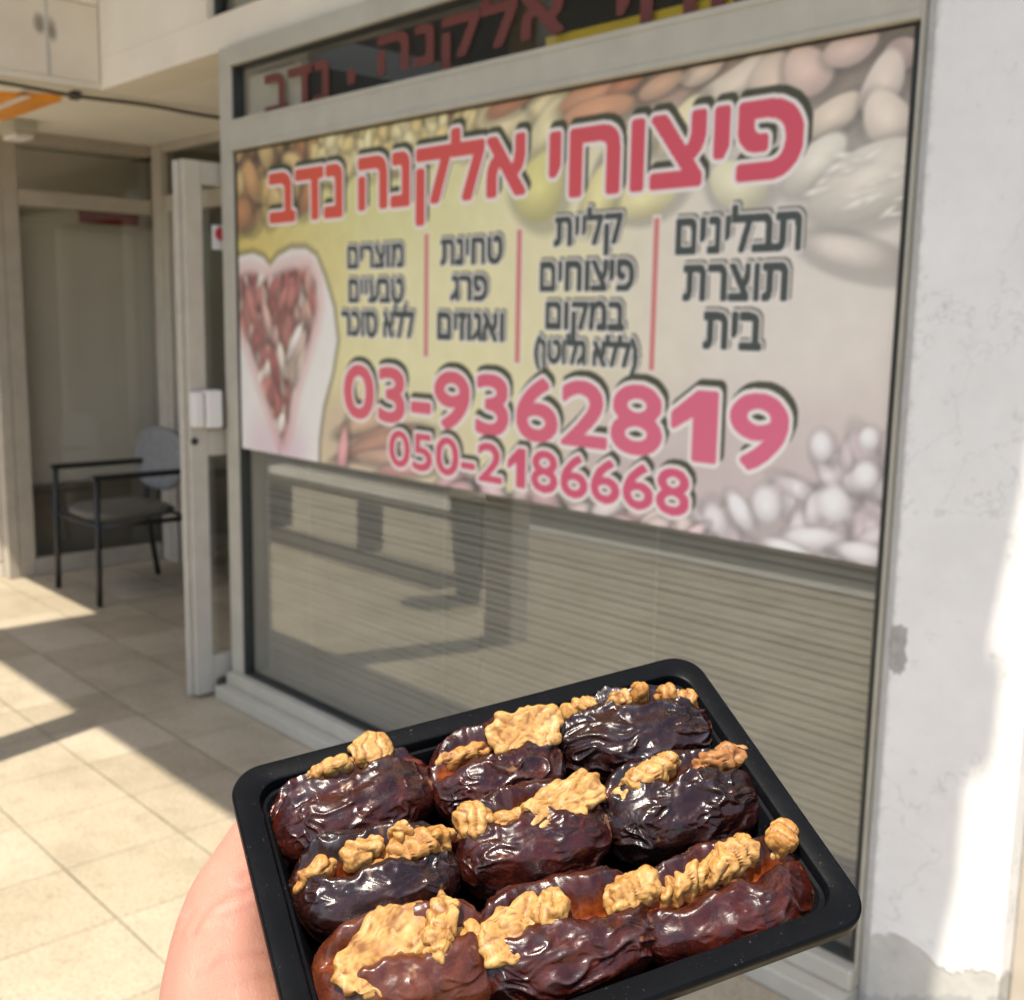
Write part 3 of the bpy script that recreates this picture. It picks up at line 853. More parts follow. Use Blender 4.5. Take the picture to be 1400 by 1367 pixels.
mesh_np('printed_sheet', V_, F_, t.m, pst, smooth=False, colors={'print': C_})
MB().box(PX0, PX1, -0.0055, -0.0035, PZ0, PZ1).build('backing', M['white'], pst)

# old lettering on the top strip of glass
I_mar = plain('maroon_vinyl', tuple(srgb((112, 58, 50))), 0.5, 0.05)
lt = empty('strip_lettering', (-2.5, 0.004, 2.2)); tag(lt, 'dark red Hebrew lettering stuck on the narrow top window strip', 'lettering')
for it in [(heb('נדב'), -3.66, -3.268, 2.199, 2.322), (heb('אלקנה'), -2.985, -2.184, 2.1985, 2.372), (heb('פיצוחי'), -1.99, -1.22, 2.199, 2.330)]:
    xs_ = np.arange(it[1] - 0.02, it[2] + 0.02, 0.003); zs_ = np.arange(2.1985, 2.384, 0.003)
    mk = grow(raster([it], xs_, zs_), 2.4) > 0.5
    id_ = np.arange(len(xs_) * len(zs_)).reshape(len(zs_), len(xs_))
    jj, ii = np.nonzero(mk[:-1, :-1])
    Fq = np.stack([id_[jj, ii], id_[jj, ii + 1], id_[jj + 1, ii + 1], id_[jj + 1, ii]], 1)
    us_, inv = np.unique(Fq, return_inverse=True)
    gx_, gz_ = np.meshgrid(xs_, zs_)
    V_ = np.stack([gx_.ravel(), np.full(gx_.size, 0.0068), gz_.ravel()], 1)[us_]
    mesh_np('word', V_, inv.reshape(-1, 4), I_mar, lt, smooth=False)
MB().box(-3.152, -3.110, 0.0055, 0.0072, 2.232, 2.275).build('dot', I_mar, lt)

# ------------------------------------------------------------------ chair in the recess
ch = empty('armchair', (-5.86, 0.42, 0), 0.0)
tag(ch, 'black metal armchair with a grey rounded back in the entrance recess', 'chair')
cx_, w2 = -5.86, 0.275
r_ = 0.0155
for sx_, nm in ((-1, 'far'), (1, 'near')):
    x = cx_ + sx_ * w2
    MB().tube([(x, 0.13, 0.0), (x, 0.14, 0.655)], r_, 10).build('leg', M['black_metal'], ch, smooth=True)
    MB().tube([(x - sx_ * 0.02, 0.70, 0.0), (x - sx_ * 0.01, 0.64, 0.44), (x, 0.70, 0.72), (x - sx_ * 0.02, 0.74, 0.84)], r_, 10).build('leg', M['black_metal'], ch, smooth=True)
    MB().box(x - 0.024, x + 0.024, 0.115, 0.70, 0.655, 0.683).build('armrest', M['black_metal'], ch, bevel=0.010)
fm = MB()
fm.tube([(cx_ - w2, 0.14, 0.415), (cx_ + w2, 0.14, 0.415)], 0.011, 8)
fm.tube([(cx_ - w2, 0.64, 0.415), (cx_ + w2, 0.64, 0.415)], 0.011, 8)
for sx_ in (-1, 1):
    fm.tube([(cx_ + sx_ * w2, 0.14, 0.415), (cx_ + sx_ * w2, 0.645, 0.415)], 0.014, 8)
fm.build('seat_frame', M['black_metal'], ch, smooth=True)
def pad(cx, cy, cz, a, b, h, n=3.2, tilt=0.0):
    """rounded cushion: superellipse outline, domed faces"""
    us = np.linspace(0, 2 * math.pi, 48, endpoint=False)
    vs = [(-1, .02), (-1, .80), (-.75, .94), (-.3, 1.0), (.3, 1.0), (.75, .94), (1, .80), (1.12, .4), (1.15, .02)]
    V, Fq = [], []
    for zz, rr in vs:
        for u in us:
            c, s_ = math.cos(u), math.sin(u)
            V.append((a * rr * np.sign(c) * abs(c) ** (2 / n), b * rr * np.sign(s_) * abs(s_) ** (2 / n), h * zz))
    for i in range(len(vs) - 1):
        for k in range(48):
            Fq.append((i * 48 + k, i * 48 + (k + 1) % 48, (i + 1) * 48 + (k + 1) % 48, (i + 1) * 48 + k))
    V = np.array(V)
    R_ = np.array([[1, 0, 0], [0, math.cos(tilt), -math.sin(tilt)], [0, math.sin(tilt), math.cos(tilt)]])
    return V @ R_.T + np.array([cx, cy, cz]), np.array(Fq)
V_, F_ = pad(cx_, 0.385, 0.452, 0.255, 0.245, 0.026)
mesh_np('seat', V_, F_, M['chair_seat'], ch)
V_, F_ = pad(cx_ - .10, 0.655, 0.70, 0.30, 0.175, 0.022, 2.5, rad(82))
mesh_np('backrest', V_, F_, M['chair_fabric'], ch)

# ------------------------------------------------------------------ across the street and beside the walkway (seen in the glass)
op = empty('opposite_building', (-30, -16, -0.16))
tag(op, 'plain beige building across the street, seen only as a dim reflection in the shop glass', 'building')
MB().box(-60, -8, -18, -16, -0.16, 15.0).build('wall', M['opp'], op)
for k in range(9):
    x = -40 + k * 3.8
    f_ = MB().box(x, x + 1.6, -15.998, -15.93, 0.9, 2.5).build('window', M['alu_grey'], op)
    MB().box(x + 0.08, x + 1.52, -15.928, -15.92, 0.98, 2.42).build('pane', M['gasket'], f_)
lb = empty('low_bench', (-5.7, -2.0, 0))
tag(lb, 'long pale bench with a dark base, reflected in the left part of the window glass', 'bench')
MB().box(-7.2, -4.75, -2.2, -1.86, 0.36, 0.42).build('bench_top', M['kerb'], lb, bevel=0.01)
for x in (-7.0, -5.9, -4.9):
    MB().box(x - 0.022, x + 0.022, -2.12, -1.94, 0.0, 0.359).build('leg', M['dark_rubber'], lb, bevel=0.006)
bn = empty('bin_stand_in', (-4.55, -1.75, 0))  # added in place of a dark scooter-like shape in the reflection
tag(bn, 'dark bin added by the bench, standing in for a scooter-like shape reflected in the window', 'bin')
MB().tube([(-4.52, -1.76, 0.01), (-4.52, -1.76, 0.06), (-4.52, -1.76, 0.55)], [0.11, 0.125, 0.16], 24).build('bin_body', M['dark_rubber'], bn)
MB().tube([(-4.52, -1.76, 0.551), (-4.52, -1.76, 0.58), (-4.52, -1.76, 0.62), (-4.52, -1.76, 0.64)], [0.168, 0.168, 0.12, 0.04], 24).build('bin_lid', M['alu'], bn)

# ================================================================== FOREGROUND: tray, dates, walnuts, hand
TU = np.array([0.37466281, 0.91484642, 0.15061147])
TV = np.array([0.8480691, -0.27249914, -0.45444803])
TN = np.array([0.37470866, -0.29799371, 0.87794828])
TO = np.array([-0.26302233, -1.89978732, 1.32122048])
TM = Matrix([[TU[i], -TV[i], TN[i], TO[i]] for i in range(3)] + [[0, 0, 0, 1]])   # x to the right, y to the far edge, z out of the tray
A3 = np.stack([TU, -TV, TN], 1)
def tl_(px, py, h=0.0):
    """pixel -> tray coordinates (metres) on the plane h above the rim"""
    r = ray(px, py)
    t_ = ((TO - CAM) @ TN + h) / (r @ TN)
    q = CAM + r * t_ - TO
    return np.array([q @ TU, -(q @ TV), q @ TN])
VIEW = A3.T @ ((CAM - TO) / np.linalg.norm(CAM - TO))      # towards the camera, in tray coordinates
def tray_empty(name, loc):
    o = bpy.data.objects.new(name, None); o.empty_display_size = 0.01
    o.matrix_world = TM @ Matrix.Translation(Vector(loc))
    return link(o)
def place(o, loc, rot=None):
    m_ = TM @ Matrix.Translation(Vector(loc))
    if rot is not None: m_ = m_ @ Matrix(rot.tolist()).to_4x4()
    o.matrix_world = m_

# ---- tray
def tray_mat():
    t = NT('black_tray_plastic').local()
    sp = t.noise(900, 2, 0.5)
    sp2 = t.noise(60, 3, 0.6)
    f_ = t.math('MULTIPLY', t.ramp(sp, [(0.68, 0.0), (0.75, 1.0)]), t.ramp(sp2, [(0.42, 0.0), (0.75, 0.6)]))
    c = t.mix(f_, (0.0045, 0.005, 0.006), (0.14, 0.13, 0.12))
    sm_ = t.ramp(t.noise(26, 5, 0.7, dist=1.0), [(0.5, 0.0), (0.8, 0.35)])
    c = t.mix(sm_, c, (0.010, 0.011, 0.013))
    t.set(color=c, rough=t.ramp(t.noise(45, 4, 0.6), [(0.3, 0.30), (0.75, 0.45)]), spec=0.05)
    t.bump(t.noise(700, 3, 0.6), 0.06, 0.001)
    return t.m
M['tray'] = tray_mat()
HW, HD = 0.0948, 0.0640
def rrect(hw, hd, r, z, n=10):
    out = []
    for cx, cy, a0 in ((hw - r, hd - r, 0), (-hw + r, hd - r, 90), (-hw + r, -hd + r, 180), (hw - r, -hd + r, 270)):
        for k in range(n + 1):
            a = rad(a0 + 90 * k / n)
            out.append((cx + r * math.cos(a), cy + r * math.sin(a), z))
    return out
loops = [(0.0, -0.0048, .0115), (0.0, -0.0009, .0115), (0.0002, -0.0003, .0115), (0.0006, 0.0, .0112), (0.0070, 0.0, .010), (0.0075, -0.0003, .0095), (0.0078, -0.0012, .009),
         (0.0082, -0.0042, .009), (0.0096, -0.0046, .0085), (0.0100, -0.0054, .0085), (0.0134, -0.0235, .008), (0.0146, -0.0252, .0075), (0.0170, -0.0258, .006)]
V_, F_ = [], []
for ins, z, r in loops:
    V_ += rrect(HW - ins, HD - ins, r, z)
nl = 44
for i in range(len(loops) - 1):
    for k in range(nl):
        F_.append((i * nl + k, (i + 1) * nl + k, (i + 1) * nl + (k + 1) % nl, i * nl + (k + 1) % nl))
F_.append(tuple(range((len(loops) - 1) * nl, len(loops) * nl)))
me = bpy.data.meshes.new('tray_body'); me.from_pydata(V_, [], F_); me.update()
for p in me.polygons: p.use_smooth = True
me.set_sharp_from_angle(angle=rad(32))
me.materials.append(M['tray'])
tray = tray_empty('food_tray', (0, 0, 0)); tag(tray, 'black plastic tray of stuffed dates held out over the walkway', 'tray')
tb = link(bpy.data.objects.new('tray_body', me), tray)
md = tb.modifiers.new('thickness', 'SOLIDIFY'); md.thickness = 0.0007; md.offset = -1
for cx, cy, a0 in ((HW - .0100 - .0085, HD - .0100 - .0085, 0), (-(HW - .0100 - .0085), HD - .0100 - .0085, 90), (-(HW - .0100 - .0085), -(HD - .0100 - .0085), 180), (HW - .0100 - .0085, -(HD - .0100 - .0085), 270)):
    rb = MB()
    for k in range(9):
        a = rad(a0 - 14 + 118 * k / 8)
        c_, s_ = math.cos(a), math.sin(a)
        ex = min(1.0, 0.0085 / max(abs(c_), abs(s_)) / 0.0085) if not 0 <= (math.degrees(a) - a0) <= 90 else 1.0
        p0 = (cx + c_ * 0.0083 * ex, cy + s_ * 0.0083 * ex, -0.0052)
        p1 = (cx + c_ * 0.0054 * ex, cy + s_ * 0.0054 * ex, -0.0225)
        rb.tube([p0, p1], 0.0008, 8)
    rb.build('corner_rib', M['tray'], tray, smooth=True, local=True)

# ---- dates
def date_mat(name, dark, red, patchc, gloss, bumpy, grey):
    t = NT(name).local()
    fl = t.attr('flesh'); cr = t.attr('crease'); pt = t.attr('patch')
    n1 = t.noise(120, 5, 0.65, dist=0.8)
    c = t.mix(t.ramp(n1, [(0.35, 0.0), (0.68, 1.0)]), dark, red)
    c = t.mix(t.math('MULTIPLY', t.ramp(t.noise(520, 4, 0.7), [(0.58, 0.0), (0.78, 1.0)]), 0.22), c, patchc)
    c = t.mix(pt, c, patchc)
    c = t.mix(t.math('MULTIPLY', cr, grey), c, (0.13, 0.115, 0.125))  # grey sky sheen painted into the colour of the raised ridges
    fc = t.ramp(t.noise(260, 4, 0.6), [(0.3, (0.10, 0.014, 0.004)), (0.7, (0.26, 0.06, 0.010))])
    c = t.mix(fl, c, fc)
    rg_ = t.ramp(t.noise(190, 4, 0.65), [(0.30, gloss - 0.07), (0.72, gloss + 0.20)])
    rg_ = t.math('ADD', rg_, t.math('MULTIPLY', pt, 0.25))
    t.set(color=c, rough=rg_, spec=0.45, coat=0.15, coatr=0.06, sss=0.05, sssr=(1.0, 0.18, 0.06), ssss=0.004)
    v = t.n('ShaderNodeTexVoronoi', feature='SMOOTH_F1'); v.inputs['Scale'].default_value = 420
    mp = t.n('ShaderNodeMapping'); mp.inputs['Scale'].default_value = (0.45, 1.0, 1.0)
    t.l(t.co, mp.inputs[0])
    wv = t.noise(310, 5, 0.62, vec=mp.outputs[0], dist=1.6)
    h = t.math('ADD', t.math('MULTIPLY', wv, 1.0), t.math('MULTIPLY', t.noise(1500, 3, 0.6), 0.12))
    t.bump(h, bumpy * 0.30, 0.0016)
    return t.m
MD = {
    'plum': date_mat('date_skin_plum', (0.0085, 0.0022, 0.0024), (0.056, 0.0085, 0.0045), (0.22, 0.095, 0.035), 0.20, 0.55, 0.25),
    'black': date_mat('date_skin_black', (0.007, 0.0030, 0.0034), (0.028, 0.0065, 0.0045), (0.16, 0.075, 0.03), 0.17, 0.5, 0.35),
    'red': date_mat('date_skin_red', (0.016, 0.0024, 0.0024), (0.068, 0.010, 0.0045), (0.24, 0.10, 0.035), 0.22, 0.5, 0.22),
    'amber': date_mat('date_skin_amber', (0.055, 0.011, 0.006), (0.12, 0.030, 0.010), (0.25, 0.12, 0.05), 0.24, 0.35, 0.18),
}
def make_date(L, Wd, H, seed, wr=1.0, opening=0.62, gap=0.30, tilt=0.0, blunt=2.6, bend=0.0, openL=-0.82, openR=0.82):
    ns, nt_ = 190, 210
    ss = np.sin(np.linspace(-math.pi / 2, math.pi / 2, ns)) * 0.6 + np.linspace(-1, 1, ns) * 0.4
    ss = np.clip(ss, -0.9995, 0.9995)
    th = np.linspace(0, 2 * math.pi, nt_, endpoint=False)
    Sg, Tg = np.meshgrid(ss, th, indexing='ij')
    s, t = Sg.ravel(), Tg.ravel()
    prof = (1 - np.abs(s) ** blunt) ** (1 / 2.15)
    q = np.stack([s * L * 25, np.cos(t) * 0.7, np.sin(t) * 0.7], 1)
    lowv = noise3(np.stack([s * 1.3, np.cos(t) * 0.8, np.sin(t) * 0.8], 1) + seed * 3.1, seed)
    prof = prof * (1 + 0.06 * lowv)
    # slit: centre wanders a little, closes at the ends
    dt = np.angle(np.exp(1j * (t - math.pi / 2 - tilt + 0.24 - 0.10 * np.sin(s * 2.3 + seed) - 0.07 * np.sin(s * 7.1 + 2 * seed) - 0.05 * noise3(np.stack([s * 9, s * 0, s * 0 + seed], 1), seed))))
    op = opening * sstep(openL - 0.16, openL + 0.22, s) * (1 - sstep(openR - 0.22, openR + 0.16, s))
    w_ = gap * 0.72 * (0.7 + 0.3 * (1 - s * s)) * (1 + 0.30 * noise3(np.stack([s * 5, s * 0 + 7, s * 0 + seed], 1), seed + 2))
    dip = np.exp(-np.abs(dt / w_) ** 3.0)
    lip = np.exp(-((np.abs(dt) - 1.55 * w_) / (0.7 * w_)) ** 2)
    r = 1 - op * dip + 0.07 * (op / max(opening, 1e-3)) * lip
    y = 0.5 * Wd * prof * r * np.sign(np.cos(t)) * np.abs(np.cos(t)) ** 0.90
    z = 0.5 * H * prof * r * np.sign(np.sin(t)) * np.abs(np.sin(t)) ** 0.90
    y = y * (1 + 0.10 * op * np.clip(np.sin(t), 0, 1))
    z = z + 0.0028 * op / max(opening, 1e-3) * np.exp(-((dt + 0.52) / 0.34) ** 2)
    x = s * L / 2
    z = z + bend * (s * s - 0.3)
    # wrinkles in millimetres
    mm = np.stack([x, y, z], 1) * 1000
    wp = np.stack([noise3(mm / 12.0, seed + 5), noise3(mm / 12.0 + 40, seed + 6), noise3(mm / 12.0 + 80, seed + 7)], 1)
    k = mm + wp * 3.6
    n1 = noise3(k * np.array([1 / 24.0, 1 / 5.6, 1 / 5.6]), seed + 11)
    n2 = noise3(k * np.array([1 / 9.5, 1 / 3.2, 1 / 3.2]), seed + 12)
    n3 = noise3(k * np.array([1 / 3.4, 1 / 1.4, 1 / 1.4]), seed + 13)
    rid1, rid2, rid3 = [1.9 * np.clip(1 - 2.2 * np.abs(n_), 0, 1) ** 1.8 - 0.5 for n_ in (n1, n2, n3)]
    reg2 = sstep(-0.15, 0.35, noise3(mm / 11.0 + 21, seed + 22))
    reg = 0.15 + 0.85 * sstep(-0.25, 0.40, noise3(mm / 17.0 + 9, seed + 21))
    big = noise3(mm * np.array([1 / 16.0, 1 / 9.0, 1 / 9.0]), seed + 31)
    flesh = sstep(0.35, 0.85, dip) * np.clip(op / 0.4, 0, 1)
    d = 1.5 * big + wr * (0.95 * reg * rid1 + 0.46 * reg2 * rid2 + 0.11 * (0.2 + 0.8 * reg) * rid3) * (1 - 0.6 * flesh)
    endk = sstep(0.86, 1.0, np.abs(s))
    d = d + endk * 0.5 * noise3(np.stack([np.cos(t) * 3, np.sin(t) * 3, s * 2], 1), seed + 41)
    rad_ = np.stack([0.25 * s, y / (0.5 * Wd + 1e-9), z / (0.5 * H + 1e-9)], 1)
    rad_ /= np.linalg.norm(rad_, axis=1)[:, None] + 1e-9
    V = np.stack([x, y, z], 1) + rad_ * (d * 0.001 * np.clip(prof * 1.6, 0, 1))[:, None]
    crease = sstep(0.2, 1.2, rid1) * reg * sstep(0.0, 0.5, n2 + 0.2)  # raised ridge tops that take the painted sheen
    pn = noise3(mm / 6.0 + 3, seed + 51) + 0.45 * noise3(mm / 1.8, seed + 52)
    patch = sstep(0.50, 0.80, pn + 0.75 * sstep(0.72, 1.0, s) + 0.15 * endk - 0.15) * (1 - flesh) * 0.75
    idx = np.arange(ns * nt_).reshape(ns, nt_)
    a = idx[:-1]; b = np.roll(idx, -1, 1)[:-1]; c = np.roll(idx, -1, 1)[1:]; d_ = idx[1:]
    Fq = np.stack([a.ravel(), b.ravel(), c.ravel(), d_.ravel()], 1)
    return V, Fq, dict(flesh=flesh, crease=crease, patch=patch), idx
def date(name_label, p0, p1, Wd, H, seed, skin, group='dates in the tray', top=0.004, dv=0.0, yaw=None, stretch=1.0, **kw):
    a, b = tl_(*p0, top), tl_(*p1, top)
    mid = (a + b) / 2
    L = np.linalg.norm(b - a) * stretch
    ang = math.atan2(b[1] - a[1], b[0] - a[0])
    V, Fq, cols, idx = make_date(L, Wd, H, seed, **kw)
    o = mesh_np('date', V, Fq, MD[skin], None, colors=cols, local=True)
    # close both ends
    bm = bmesh.new(); bm.from_mesh(o.data); bm.verts.ensure_lookup_table()
    for row in (idx[0], idx[-1][::-1]):
        bm.faces.new([bm.verts[i] for i in row]).smooth = True
    bm.normal_update(); bm.to_mesh(o.data); bm.free()
    c_, s_ = math.cos(ang), math.sin(ang)
    place(o, (mid[0], mid[1] + dv, top - H / 2), np.array([[c_, -s_, 0], [s_, c_, 0], [0, 0, 1]]))
    tag(o, name_label, 'date', group)
    return o
D = date
D('plum date with a golden scar at its right end, far left corner of the tray', (366, 1112), (594, 1030), 0.034, 0.029, 1, 'plum', tilt=-0.40, wr=0.9)
D('nearly black shiny date in the middle of the left column, lumpy walnut on top', (390, 1196), (630, 1152), 0.037, 0.029, 2, 'black', wr=0.75)
D('soft amber brown date at the near left with a large walnut flake', (420, 1312), (690, 1268), 0.039, 0.031, 3, 'amber', wr=0.55, gap=0.36, tilt=0.05)
D('finely wrinkled plum date beside the far rim, broad walnut half at its right', (586, 1052), (772, 1000), 0.036, 0.029, 4, 'plum', wr=1.15, tilt=-0.02, gap=0.40)
D('dark red date at the centre of the tray under a fan shaped walnut', (618, 1138), (838, 1092), 0.037, 0.030, 5, 'plum', wr=0.75)
D('glossy red brown date in the middle of the near row with pale walnut lumps', (640, 1288), (902, 1212), 0.039, 0.031, 6, 'red', wr=0.85, gap=0.38)
D('crinkled dark date in the far right corner with four small walnut nubs', (758, 986), (980, 960), 0.035, 0.028, 7, 'black', wr=1.2, tilt=-0.34)
D('deeply wrinkled grey sheened date against the right rim', (822, 1088), (1046, 1048), 0.037, 0.030, 8, 'black', wr=1.5, tilt=-0.24)
D('smooth red date in the near right corner with a long walnut chain', (868, 1240), (1120, 1170), 0.038, 0.030, 9, 'red', wr=0.75, tilt=-0.05, gap=0.38)

# ---- walnuts
def walnut_mat(name, lo, hi, cre):
    t = NT(name).local()
    c = t.ramp(t.noise(160, 5, 0.65), [(0.3, lo), (0.7, hi)])
    c = t.mix(t.math('MULTIPLY', t.attr('crease'), 0.85), c, cre)
    c = t.mix(t.ramp(t.noise(420, 4, 0.7), [(0.60, 0.0), (0.74, 0.55)]), c, cre)
    t.set(color=c, rough=t.ramp(t.noise(300, 3), [(0.3, 0.38), (0.7, 0.55)]), spec=0.4, sss=0.25, sssr=(1.0, 0.5, 0.2), ssss=0.0018)
    t.bump(t.noise(700, 5, 0.65), 0.22, 0.0008)
    return t.m
MW = {'pale': walnut_mat('walnut_pale', (0.38, 0.180, 0.040), (0.58, 0.355, 0.125), (0.17, 0.052, 0.009)),
      'tan': walnut_mat('walnut_tan', (0.33, 0.140, 0.028), (0.52, 0.285, 0.085), (0.15, 0.042, 0.008)),
      'brown': walnut_mat('walnut_brown', (0.26, 0.105, 0.028), (0.40, 0.19, 0.06), (0.13, 0.04, 0.012))}
bm = bmesh.new(); bmesh.ops.create_icosphere(bm, subdivisions=5, radius=1.0)
ICO = np.array([v.co[:] for v in bm.verts]); ICF = np.array([[v.index for v in f.verts] for f in bm.faces]); bm.free()
def make_walnut(a, b, c, seed, lump=0.22, rim=0.0):
    """a, b, c half sizes in metres; a kernel with worm-like folds and sharp creases; rim: thin half with a frilled edge and a hollow face"""
    d = ICO / np.linalg.norm(ICO, axis=1)[:, None]
    base = np.sign(d) * np.abs(d) ** 0.78
    P = base * np.array([a, b, c]) * 1000            # millimetres
    # outline: bays and broken corners
    low = noise3(P / 6.0, seed + 8)
    low2 = noise3(P / 3.2 + 11, seed + 9)
    sc = 1 + 0.24 * low + 0.12 * low2
    if rim:
        ang = np.arctan2(d[:, 1], d[:, 0])
        rr = np.hypot(d[:, 0], d[:, 1])
        sc = sc + 0.035 * rr * np.sin(ang * 9 + seed + 1.5 * low) * sstep(0.3, 0.9, rr)
    P = P * sc[:, None]
    w1 = noise3(P / 7.0, seed + 1); w2 = noise3(P / 4.0 + 50, seed + 2)
    if rim:
        ph = ang * 4.5 + 2.4 * w1 + 1.2 * w2
    else:
        ph = (P[:, 0] * math.cos(0.35 * (seed % 5 - 2)) + P[:, 1] * math.sin(0.35 * (seed % 5 - 2))) / 5.2 * math.pi + 2.4 * w1 + 0.8 * w2 + seed
    f1 = np.abs(np.sin(ph)) ** 0.55                   # rounded folds, sharp creases
    f2 = np.abs(noise3(P / 2.3, seed + 4)) * 2
    f3 = noise3(P / 0.7, seed + 5)
    amp = 2.0 * lump / 0.22 * min(1.0, min(a, b, c) * 1000 / 4.0)
    disp = amp * (f1 - 0.75) + 0.24 * (np.minimum(f2, .9) - 0.4) + 0.03 * f3
    if rim:
        fr_ = sstep(0.45, 0.95, rr)
        up_ = sstep(-0.2, 0.3, d[:, 2])
        disp = disp * (0.30 + 0.30 * fr_) + up_ * rim * (1.3 * sstep(0.60, 0.88, rr) - 1.3 * sstep(0.75, 0.15, rr))
    nrm = d / np.array([a, b, c]); nrm /= np.linalg.norm(nrm, axis=1)[:, None]
    lim = min(a, b, c) * 1000 * 0.75
    V = (P + nrm * np.clip(disp, -lim, 2.2)[:, None]) * 0.001
    skin_ = sstep(0.0, 0.5, noise3(P / 4.0 + 70, seed + 14) + 0.5 * noise3(P / 1.4, seed + 15))
    crease = np.clip(np.maximum(sstep(0.66, 0.22, f1), 0.6 * sstep(0.30, 0.02, f2)) * 0.95 + 0.38 * skin_ * (0.7 + 0.3 * low2), 0, 1)
    return V, ICF, dict(crease=crease)
def walnut(label, px, py, ln, wd, th, slope, seed, skin='pale', h=0.006, face=0.0, **kw):
    """px, py centre in the photograph; ln, wd, th full sizes in metres; slope in tray degrees; face: how far the flat side turns to the viewer"""
    p = tl_(px, py, h - (0.0052 if kw.get('rim') else 0.0068))
    g_ = 1.14 if kw.get('rim') else 1.0
    V, Fq, cols = make_walnut(ln / 2 * 1.06 * g_, wd / 2 * (0.98 if kw.get('rim') else 1.12) * g_, th / 2 * (0.8 if kw.get('rim') else 1.12), seed, **kw)
    up = np.array([0, 0, 1.0]); ax = np.array([math.cos(rad(slope)), math.sin(rad(slope)), 0.0])
    nrm = up * (1 - face) + VIEW * face
    nrm = nrm - ax * (ax @ nrm); nrm /= np.linalg.norm(nrm)
    yy = np.cross(nrm, ax)
    o = mesh_np('walnut_piece', V, Fq, MW[skin], None, colors=cols, local=True)
    place(o, p, np.stack([ax, yy, nrm], 1))
    tag(o, label, 'walnut', 'walnut pieces stuffed in the dates')
    return o
Wn = walnut
# far left date
Wn('smooth pale walnut disc in the far left date', 508, 1024, .0145, .0120, .0065, 8, 1, 'pale', h=.008, face=.55, lump=.10)
Wn('thin walnut sliver lying left of the smooth disc in the far left date', 452, 1052, .0175, .0058, .0080, 6, 2, 'pale', h=.0065, lump=.14)
# middle left date
Wn('knobbly tan walnut with a peak, right end of the black left date', 572, 1160, .0235, .0100, .0125, 10, 3, 'tan', lump=.30)
Wn('single walnut knob standing up behind the peaked walnut of the black left date', 548, 1144, .0080, .0070, .0110, 30, 33, 'pale', h=.009, lump=.2)
Wn('small double walnut knob at the middle of the black left date', 494, 1166, .0150, .0080, .0095, 12, 4, 'pale', h=.007, lump=.28)
Wn('low walnut crumb between the two knobby pieces of the black left date', 515, 1184, .0150, .0080, .0060, 4, 34, 'tan', h=.003, lump=.2)
Wn('narrow walnut strip at the left end of the black left date', 434, 1196, .0175, .0065, .0105, 24, 5, 'tan', h=.003, lump=.2)
# near left date
Wn('large thin walnut flake lying open in the amber date', 524, 1300, .0290, .0180, .0070, 28, 6, 'pale', h=.006, face=.75, lump=.16, rim=.7)
Wn('narrow walnut shard standing upright in the amber date', 602, 1264, .0220, .0095, .0070, 62, 7, 'pale', h=.010, face=.8, lump=.16)
Wn('pale walnut chip behind the upright shard in the amber date', 636, 1290, .0130, .0110, .0080, 15, 8, 'pale', h=.003, lump=.12)
Wn('small walnut stub at the foot of the upright shard', 596, 1302, .0110, .0060, .0060, 30, 38, 'pale', h=.003, lump=.12)
# far middle date
Wn('broad round walnut half with a frilled rim by the far edge', 718, 1000, .0235, .0160, .0075, 6, 9, 'pale', h=.008, face=.7, lump=.2, rim=.9)
Wn('string of small walnut beads along the slit left of the frilled half', 640, 1033, .0230, .0058, .0075, 4, 10, 'tan', h=.004, lump=.28)
# centre date
Wn('fan shaped ribbed walnut half on the centre date', 772, 1096, .0285, .0130, .0085, 12, 11, 'pale', h=.008, face=.65, lump=.2, rim=.5)
Wn('walnut corner piece with a brown spot at the left end of the centre date', 648, 1124, .0130, .0120, .0110, -6, 12, 'pale', h=.006, face=.3, lump=.12)
Wn('slim walnut bar joining the corner piece and the fan on the centre date', 702, 1122, .0200, .0065, .0080, 2, 13, 'pale', h=.005, lump=.2)
Wn('flaky walnut crumb under the fan shaped half', 768, 1117, .0220, .0070, .0060, 10, 43, 'tan', h=.001, lump=.2)
# near middle date
Wn('thin pale walnut half with a toothed edge in the near middle date', 704, 1272, .0215, .0150, .0075, 20, 14, 'pale', h=.006, face=.6, lump=.18, rim=.6)
Wn('blocky pale walnut lump right of the toothed half in the near middle date', 752, 1246, .0125, .0110, .0105, 35, 15, 'pale', h=.008, lump=.14)
Wn('flat strip of pale fruit pith in the near middle date', 810, 1218, .0240, .0045, .0050, 14, 16, 'tan', h=.001, lump=.10)
Wn('rounded yellowish walnut lobe between the two near right dates', 866, 1220, .0210, .0110, .0120, 14, 17, 'pale', h=.005, lump=.16)
# far right date
Wn('low walnut ridge at the left end of the far right date', 792, 970, .0150, .0060, .0075, 0, 18, 'pale', h=.0055, lump=.28)
Wn('first small walnut nub from the left on the far right date', 846, 960, .0095, .0070, .0085, 0, 19, 'pale', h=.0065, lump=.14)
Wn('tall bent walnut nub standing on the far right date', 874, 951, .0065, .0070, .0120, 0, 20, 'tan', h=.007, lump=.12)
Wn('folded brownish walnut nub right of the tall bent one', 910, 954, .0080, .0070, .0100, 0, 21, 'tan', h=.006, lump=.16)
Wn('smooth walnut nub at the right end of the far right date', 937, 957, .0095, .0075, .0080, 0, 22, 'tan', h=.004, lump=.12)
# right date
Wn('long rough pale walnut piece on the grey sheened date', 886, 1064, .0270, .0085, .0120, 14, 23, 'pale', h=.006, face=.2, lump=.22)
Wn('brown lobed walnut piece on the grey sheened date', 980, 1041, .0225, .0085, .0095, 4, 24, 'brown', h=.005, lump=.3)
